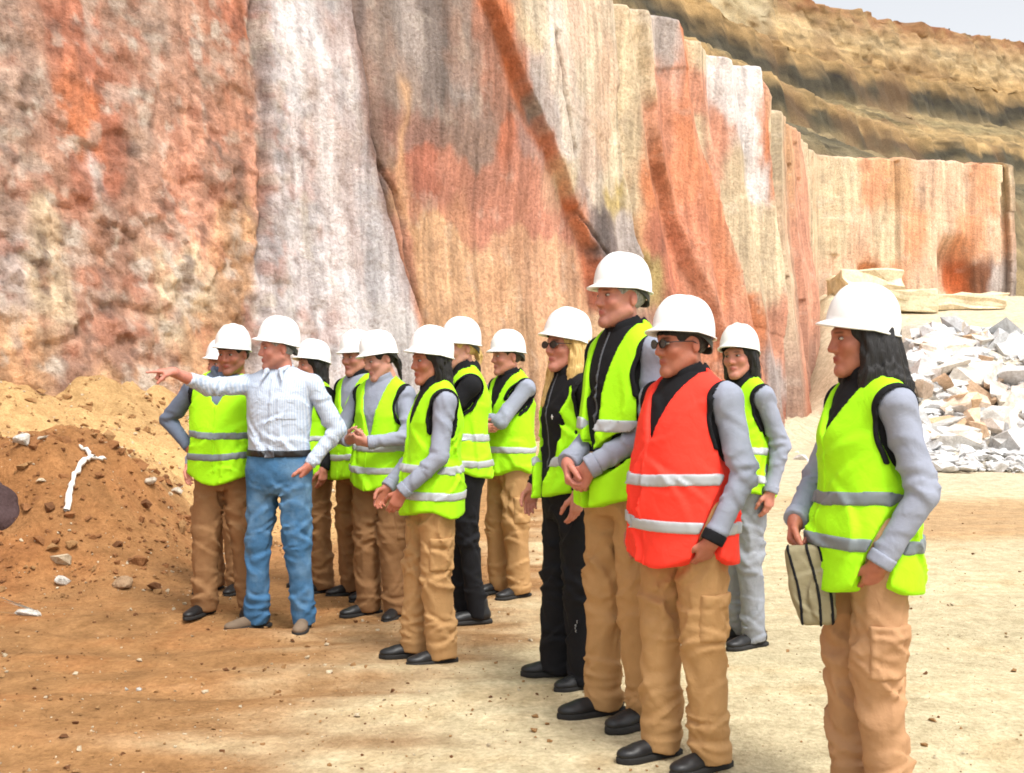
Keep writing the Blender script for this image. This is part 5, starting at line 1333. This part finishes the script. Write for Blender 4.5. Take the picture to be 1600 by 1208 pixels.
rr_ = random.Random(12)
STV = []
for k in range(18):
    me = hull_mesh('stone', 100 + k, rr_.choice([9, 10, 12, 14]), (1.0, rr_.uniform(0.5, 0.85), rr_.uniform(0.28, 0.6))); me.materials.append(M_RUBBLE); STV.append(me)

# the tip of white rubble on the right: pile surface
def pile_h(x, y):
    """height of the heap above the ground"""
    n = fbm(x * 0.7, y * 0.7, 4, 301)
    q = sstep(16.6, 21.5, y + 0.7 * n - 0.10 * (x - 8)) * sstep(5.2, 6.6, x - 0.34 * (y - 18) + 0.5 * n)
    return q * (1.35 + 0.4 * n)
pile = bpy.data.objects.new('rubble_pile', None); COL.objects.link(pile)
pile.location = (8.5, 19.5, float(ground_h(np.array([8.5]), np.array([19.5]))[0]))
tag(pile, 'heap of broken white marble blocks on the right below the far wall', 'rubble')
px_ = np.linspace(4.0, 17, 130); py_ = np.linspace(16.0, 26, 100); PXg, PYg = np.meshgrid(px_, py_, indexing='ij')
PZg = ground_h(PXg, PYg) + pile_h(PXg, PYg) * 0.9 - 0.10 * sstep(0.4, 0.0, pile_h(PXg, PYg)) - 0.02 + 0.12 * fbm(PXg * 3, PYg * 3, 4, 303) * (pile_h(PXg, PYg) > 0.05)
co = np.stack([PXg.ravel(), PYg.ravel(), PZg.ravel()], 1) - np.array(pile.location)
me = mesh_np('fines', co, grid_faces(len(px_), len(py_)))
nn = fbm(PXg.ravel() * 2, PYg.ravel() * 2, 4, 305)
set_col(me, np.clip(np.array(lin(206, 200, 188))[None] * (1 + 0.3 * nn)[:, None], 0.05, 0.8))
fo = obj('fines', me, M_EARTH, pile); tag(fo, kind='stuff')
nr_ = np.random.RandomState(12)
def pile_spots(n, keep):
    y = nr_.uniform(16.3, 24.5, n * 4); x = 5.2 + nr_.rand(n * 4) * (0.50 * y + 2.0 - 5.2)
    hq = pile_h(x, y); ok = (hq > 0.04) | (nr_.rand(n * 4) < keep)
    x, y, hq = x[ok][:n], y[ok][:n], hq[ok][:n]
    return x, y, hq, ground_h(x, y) + hq * 0.9
X_, Y_, H_, Z_ = pile_spots(1500, 0.03)
cand = []
for x, y, hq, zz in zip(X_, Y_, H_, Z_):
    sz = rr_.choice([0.2, 0.25, 0.3, 0.38, 0.5, 0.65, 0.85, 1.1]) * rr_.uniform(0.8, 1.25)
    cand.append((min(sz, 0.38) if hq < 0.3 else sz, float(x), float(y), float(zz)))
cand.sort(reverse=True)
big, small = cand[:300], cand[300:]
for i, (sz, x, y, zz) in enumerate(big):
    o = obj('stone', STV[rr_.randrange(18)], None, pile)
    o.location = Vector((x, y, zz + sz * 0.02)) - pile.location
    o.rotation_euler = (rr_.gauss(0, 0.35) - 0.2, rr_.gauss(0, 0.35), rr_.uniform(0, 6.28)); o.scale = (sz * rr_.uniform(0.9, 1.5), sz, sz * rr_.uniform(0.8, 1.2))
def scatter_mesh(name, items, variants, mat, seed=1):
    r = random.Random(seed); vs = []; fs = []; n = 0
    tri = []
    for me in variants:
        me.calc_loop_triangles(); v = np.zeros(len(me.vertices) * 3, F32); me.vertices.foreach_get('co', v)
        t = np.zeros(len(me.loop_triangles) * 3, np.int32); me.loop_triangles.foreach_get('vertices', t); tri.append((v.reshape(-1, 3), t.reshape(-1, 3)))
    for sz, x, y, z in items:
        v, t = tri[r.randrange(len(tri))]
        m = np.array(Matrix.Rotation(r.uniform(0, 6.28), 3, 'Z') @ Matrix.Rotation(r.gauss(0, 0.3), 3, 'X'))
        vs.append((v * sz) @ m.T + np.array((x, y, z))); fs.append(t + n); n += len(v)
    me = mesh_np(name, np.concatenate(vs), np.concatenate(fs), False); me.materials.append(mat); return me
items = [(sz, x - pile.location.x, y - pile.location.y, zz - pile.location.z + 0.02) for sz, x, y, zz in small]
X_, Y_, H_, Z_ = pile_spots(3500, 0.03)
items += [(rr_.uniform(0.05, 0.15), x - pile.location.x, y - pile.location.y, z - pile.location.z) for x, y, z in zip(X_, Y_, Z_)]
so = obj('small_stones', scatter_mesh('small_stones', items, STV, M_RUBBLE), None, pile); tag(so, kind='stuff')

# blocks left on the upper bench in front of the far wall
def block(label, px, py, dist, w, h, dpt, rz, mat, seed):
    r = random.Random(seed); bm = bmesh.new(); bmesh.ops.create_cube(bm, size=1.0)
    for v in bm.verts:
        v.co = Vector((v.co.x * w * r.uniform(0.92, 1.06), v.co.y * dpt * r.uniform(0.9, 1.05), (v.co.z + 0.5) * h * (r.uniform(0.85, 1.08) if v.co.z > 0 else 1)))
    bmesh.ops.subdivide_edges(bm, edges=list(bm.edges), cuts=3, use_grid_fill=True)
    for v in bm.verts: v.co += Vector((r.gauss(0, 1), r.gauss(0, 1), r.gauss(0, 1))) * 0.05 * h
    bmesh.ops.bevel(bm, geom=[e for e in bm.edges if e.calc_face_angle(0) > 0.8], offset=0.05 * h, segments=1, affect='EDGES')
    me = bpy.data.meshes.new('stone_block'); bm.to_mesh(me); bm.free()
    o = obj('stone_block', me, mat); o.location = (px, dist, float(ground_h(np.array([px]), np.array([dist]))[0]) - 0.08); o.rotation_euler = (0, 0, rz)
    tag(o, label, 'stone block', 'cut blocks on the upper bench'); return o
block('pale flat block lying highest, against the foot of the far wall', 12.04, 0, 37.0, 2.15, 1.22, 1.6, 0.05, M_BLOCK, 3)
block('cream block just above the rubble, beside the helmet of the long-haired woman', 12.66, 0, 35.2, 1.95, 0.68, 1.5, -0.06, M_BLOCK, 5)
block('wide ochre block at the right, under the dark hollow of the far wall', 14.85, 0, 35.6, 2.40, 0.55, 1.4, 0.03, M_BLOCK, 9)

# stones lying on the earth bank and the ground at the left, each placed on the surface under it
def ground_hit(px, py):
    """walk along a sight line until it meets the ground"""
    t = np.linspace(3.0, 20, 1700); x = (px - 800) * t / 1690; z = CAM_H - (py - 600) * t / 1690
    g = ground_h(x, t); i = int(np.argmax(z <= g)); return float(x[i]), float(t[i]), float(g[i])
def rock(label, px, py, size, mat, seed, flat=(1, 0.8, 0.55), grp='loose stones on the left'):
    x, y, z = ground_hit(px, py)
    me = hull_mesh('stone', seed, 16, flat, 0.04); me.materials.append(mat)
    o = obj('stone', me); o.location = (x, y, z + size * flat[2] * 0.22); o.scale = (size,) * 3; o.rotation_euler = (0.1, -0.1, seed * 0.7)
    tag(o, label, 'stone', grp); return o
rock('white rounded stone low on the earth bank, upper of the two white stones', 95, 912, 0.16, M_WHITE, 3)
rock('flat white stone at the foot of the earth bank near the left edge', 44, 962, 0.24, M_WHITE, 4, (1, 0.5, 0.22))
rock('pale grey stone resting on top of the earth bank at the far left', 38, 694, 0.22, M_WHITE, 5, (1, 0.7, 0.5))
rock('small cream stone on the crest of the bank beside the pale grey stone', 66, 688, 0.10, M_STONE, 6)
rock('pale stone on the shoulder of the bank, left of the person with hand on hip', 235, 757, 0.17, M_STONE, 7)
rock('greenish cream stone half sunk in brown earth at the foot of the bank', 192, 918, 0.20, M_STONE, 8)
rock('pale stone at the end of the bank, closest to the khaki legs', 276, 772, 0.15, M_STONE, 10)
rock('small pale stone above the bent white strip on the bank', 182, 700, 0.09, M_STONE, 11)
rock('small white stone on the ground in front of the pointing man, left of a pair', 196, 1080, 0.035, M_WHITE, 12, grp='small white stones in front')
rock('small white stone on the ground in front of the pointing man, right of a pair', 216, 1080, 0.038, M_WHITE, 13, grp='small white stones in front')
# dark boulder cut by the left edge of the picture
x, y, z = ground_hit(4, 812)
v, f = polygonise(lambda P: (smin(ell(P, (-0.16, 0, 0.14), (0.34, 0.30, 0.24)), ell(P, (0.0, -0.10, 0.02), (0.22, 0.18, 0.13)), 0.03) + lumps(P, 3, 0.045) + 0.02 * np.abs(np.sin(P @ V3(9, 7, 13)))), (-0.6, -0.45, -0.2), (0.4, 0.45, 0.55), 0.02)
o = obj('boulder', mesh_np('boulder', v, f), M_DARK); o.location = (x - 0.15, y + 0.16, z - 0.05)
tag(o, 'dark purplish boulder at the foot of the earth bank, cut off by the left edge', 'boulder')
# bent white strip lying down the face of the bank
pts = [ground_hit(*q) for q in ((106, 800), (112, 772), (118, 748), (130, 728), (146, 720), (166, 720))]; side_ = [ground_hit(*q) for q in ((146, 720), (138, 708), (126, 702))]
def ribbon(pl, w, th):
    pl = np.array(pl); vs = []; fs = []
    r = np.random.RandomState(4)
    for i, p in enumerate(pl):
        t = nrm(pl[min(i + 1, len(pl) - 1)] - pl[max(i - 1, 0)]); nrl = nrm(np.array((0.0, -0.75, 0.66))); b = nrm(np.cross(t, nrl)); k = r.uniform(0.6, 1.4)
        for a, c in ((-1, 0.35), (-0.5, 1), (0.5, 1), (1, 0.35), (0.7, -1), (-0.7, -1)): vs.append(p + b * a * w * k + nrl * (c * th + 0.035))
    for i in range(len(pl) - 1):
        for j in range(6): fs.append((i * 6 + j, i * 6 + (j + 1) % 6, (i + 1) * 6 + (j + 1) % 6, (i + 1) * 6 + j))
    return np.array(vs), np.array(fs)
st_root = bpy.data.objects.new('bent_strip', None); COL.objects.link(st_root)
tag(st_root, 'bent white strip lying down the face of the brown earth bank', 'strip')
M_STRIP = plain('chalky_white', lin(216, 212, 204), 0.8, 0.3, 0.15, 14)
st_root.location = pts[2]
def wander(pl, n, seed):
    pl = np.array(pl); t = np.linspace(0, len(pl) - 1, n); r = np.random.RandomState(seed)
    o_ = np.stack([np.interp(t, np.arange(len(pl)), pl[:, c]) for c in range(3)], 1); return o_ + r.normal(0, 0.006, o_.shape)
for nm, pl, w_ in (('stem', wander(pts, 22, 2), 0.019), ('branch', wander(side_, 8, 3), 0.013)):
    v, f = ribbon(np.array(pl) - np.array(pts[2]), w_, 0.018); obj(nm, mesh_np(nm, v, f), M_STRIP, st_root)

# pebbles and grit, uncountable
peb = []
for i in range(14000):
    y = 2.6 + 10.5 * rr_.random() ** 1.3; x = rr_.uniform(-0.52 * y - 0.3, 0.52 * y + 0.3)
    left = 1 / (1 + math.exp((x - 0.36 * (y - 3.9) + 0.8) * 1.8))
    if rr_.random() > 0.14 + 0.6 * left: continue
    peb.append((min(0.045, 0.006 + 0.011 * rr_.paretovariate(2.4) - 0.008), x, y))
for i in range(2600):
    y = rr_.uniform(7, 14); x = rr_.uniform(-0.5 * y - 0.5, -1.8)
    peb.append((min(0.22, 0.015 + 0.014 * (rr_.paretovariate(1.9) - 1)), x, y))
zz = ground_h(np.array([p[1] for p in peb]), np.array([p[2] for p in peb]))
PV = [hull_mesh('pebble', 500 + k, 8, (1, 0.8, 0.6)) for k in range(8)]
third = [[], [], []]
for p, z in zip(peb, zz): third[rr_.choice([0, 0, 1, 2])].append((p[0], p[1], p[2], float(z) + p[0] * 0.12))
M_GRIT = stone_mat('tan_grit', [lin(172, 132, 88), lin(172, 132, 88)], 30)
M_GRIT2 = stone_mat('pale_grit', [lin(216, 200, 172), lin(216, 200, 172)], 30)
M_GRIT3 = stone_mat('brown_grit', [lin(120, 80, 50), lin(120, 80, 50)], 30)
for it, m_ in zip(third, (M_GRIT, M_GRIT2, M_GRIT3)):
    o = obj('pebbles', scatter_mesh('pebbles', it, PV, m_, 3)); tag(o, 'scattered pebbles and grit over the quarry floor', 'pebbles', kind='stuff')
# fallen lumps along the foot of the left wall
lu = nr_.uniform(7, 19, 500); ld = np.abs(nr_.normal(0, 1.1, 500)) + 0.25
lx, ly = cliff_base(lu); nx2, ny2 = cliff_normal(lu); lx = lx + nx2 * ld; ly = ly + ny2 * ld; lz = ground_h(lx, ly)
lump = [(min(0.32, 0.04 + 0.04 * (rr_.paretovariate(1.9) - 1)), a, b, c + 0.01) for a, b, c in zip(lx, ly, lz)]
o = obj('fallen_rocks', scatter_mesh('fallen_rocks', lump, PV, M_GRIT, 5)); tag(o, 'broken rocks fallen along the foot of the left wall', 'rocks', kind='stuff')

# low dark scrub along the crest of the far hillside
sc = []
ci = np.argmin(np.abs(hv - 0.90))
for i in range(len(hu)):
    if not (6 < hu[i] < 60): continue
    for k in range(3):
        j = min(len(hv) - 1, max(0, int(ci + nr_.normal(2, 7))))
        if nr_.rand() < 0.55 * (0.4 + float(vnoise(np.array([hu[i] * 0.5]), np.array([0.0]), 7)[0])):
            sc.append((nr_.uniform(0.25, 0.75), float(HX[i, j] + nr_.normal(0, 0.2)), float(HY[i, j] + nr_.normal(0, 0.3)), float(hz[i, j]) + 0.12))
def bush_mesh(seed):
    r = random.Random(seed); vs = []; fs = []
    for k in range(46):
        a = r.uniform(0, 6.28); e = r.uniform(-0.2, 1.4); rad = 0.5 * r.uniform(0.5, 1.0)
        c = Vector((rad * math.cos(a) * math.cos(e), rad * math.sin(a) * math.cos(e), rad * math.sin(e) * 0.8)); d1 = Vector((r.gauss(0, 1), r.gauss(0, 1), r.gauss(0, 1))).normalized() * 0.16; d2 = d1.orthogonal().normalized() * 0.12
        b0 = len(vs); vs += [c - d1, c + d2, c + d1, c - d2]; fs.append((b0, b0 + 1, b0 + 2, b0 + 3))
    me = bpy.data.meshes.new('bush'); me.from_pydata(vs, [], fs); return me
M_SCRUB = stone_mat('dark_scrub', [lin(72, 74, 46), lin(84, 82, 54)], 2)
o = obj('scrub', scatter_mesh('scrub', sc, [bush_mesh(k) for k in range(6)], M_SCRUB, 8)); tag(o, 'low dark scrub along the crest of the far hillside', 'scrub', kind='stuff')

# clods of brown earth over the bank
cx_ = nr_.uniform(-5.6, -2.3, 900); cy_ = nr_.uniform(6.7, 9.6, 900); cz_ = ground_h(cx_, cy_); ok_ = cz_ > 0.06
cl = [(min(0.20, 0.03 + 0.03 * (rr_.paretovariate(2.0) - 1)), float(a), float(b), float(c) + 0.005) for a, b, c, k in zip(cx_, cy_, cz_, ok_) if k]
M_CLOD = stone_mat('brown_clod', [lin(148, 102, 64), lin(148, 102, 64)], 14)
o = obj('clods', scatter_mesh('clods', cl, PV, M_CLOD, 6)); tag(o, 'crumbled clods of brown earth over the bank', 'earth', kind='stuff')
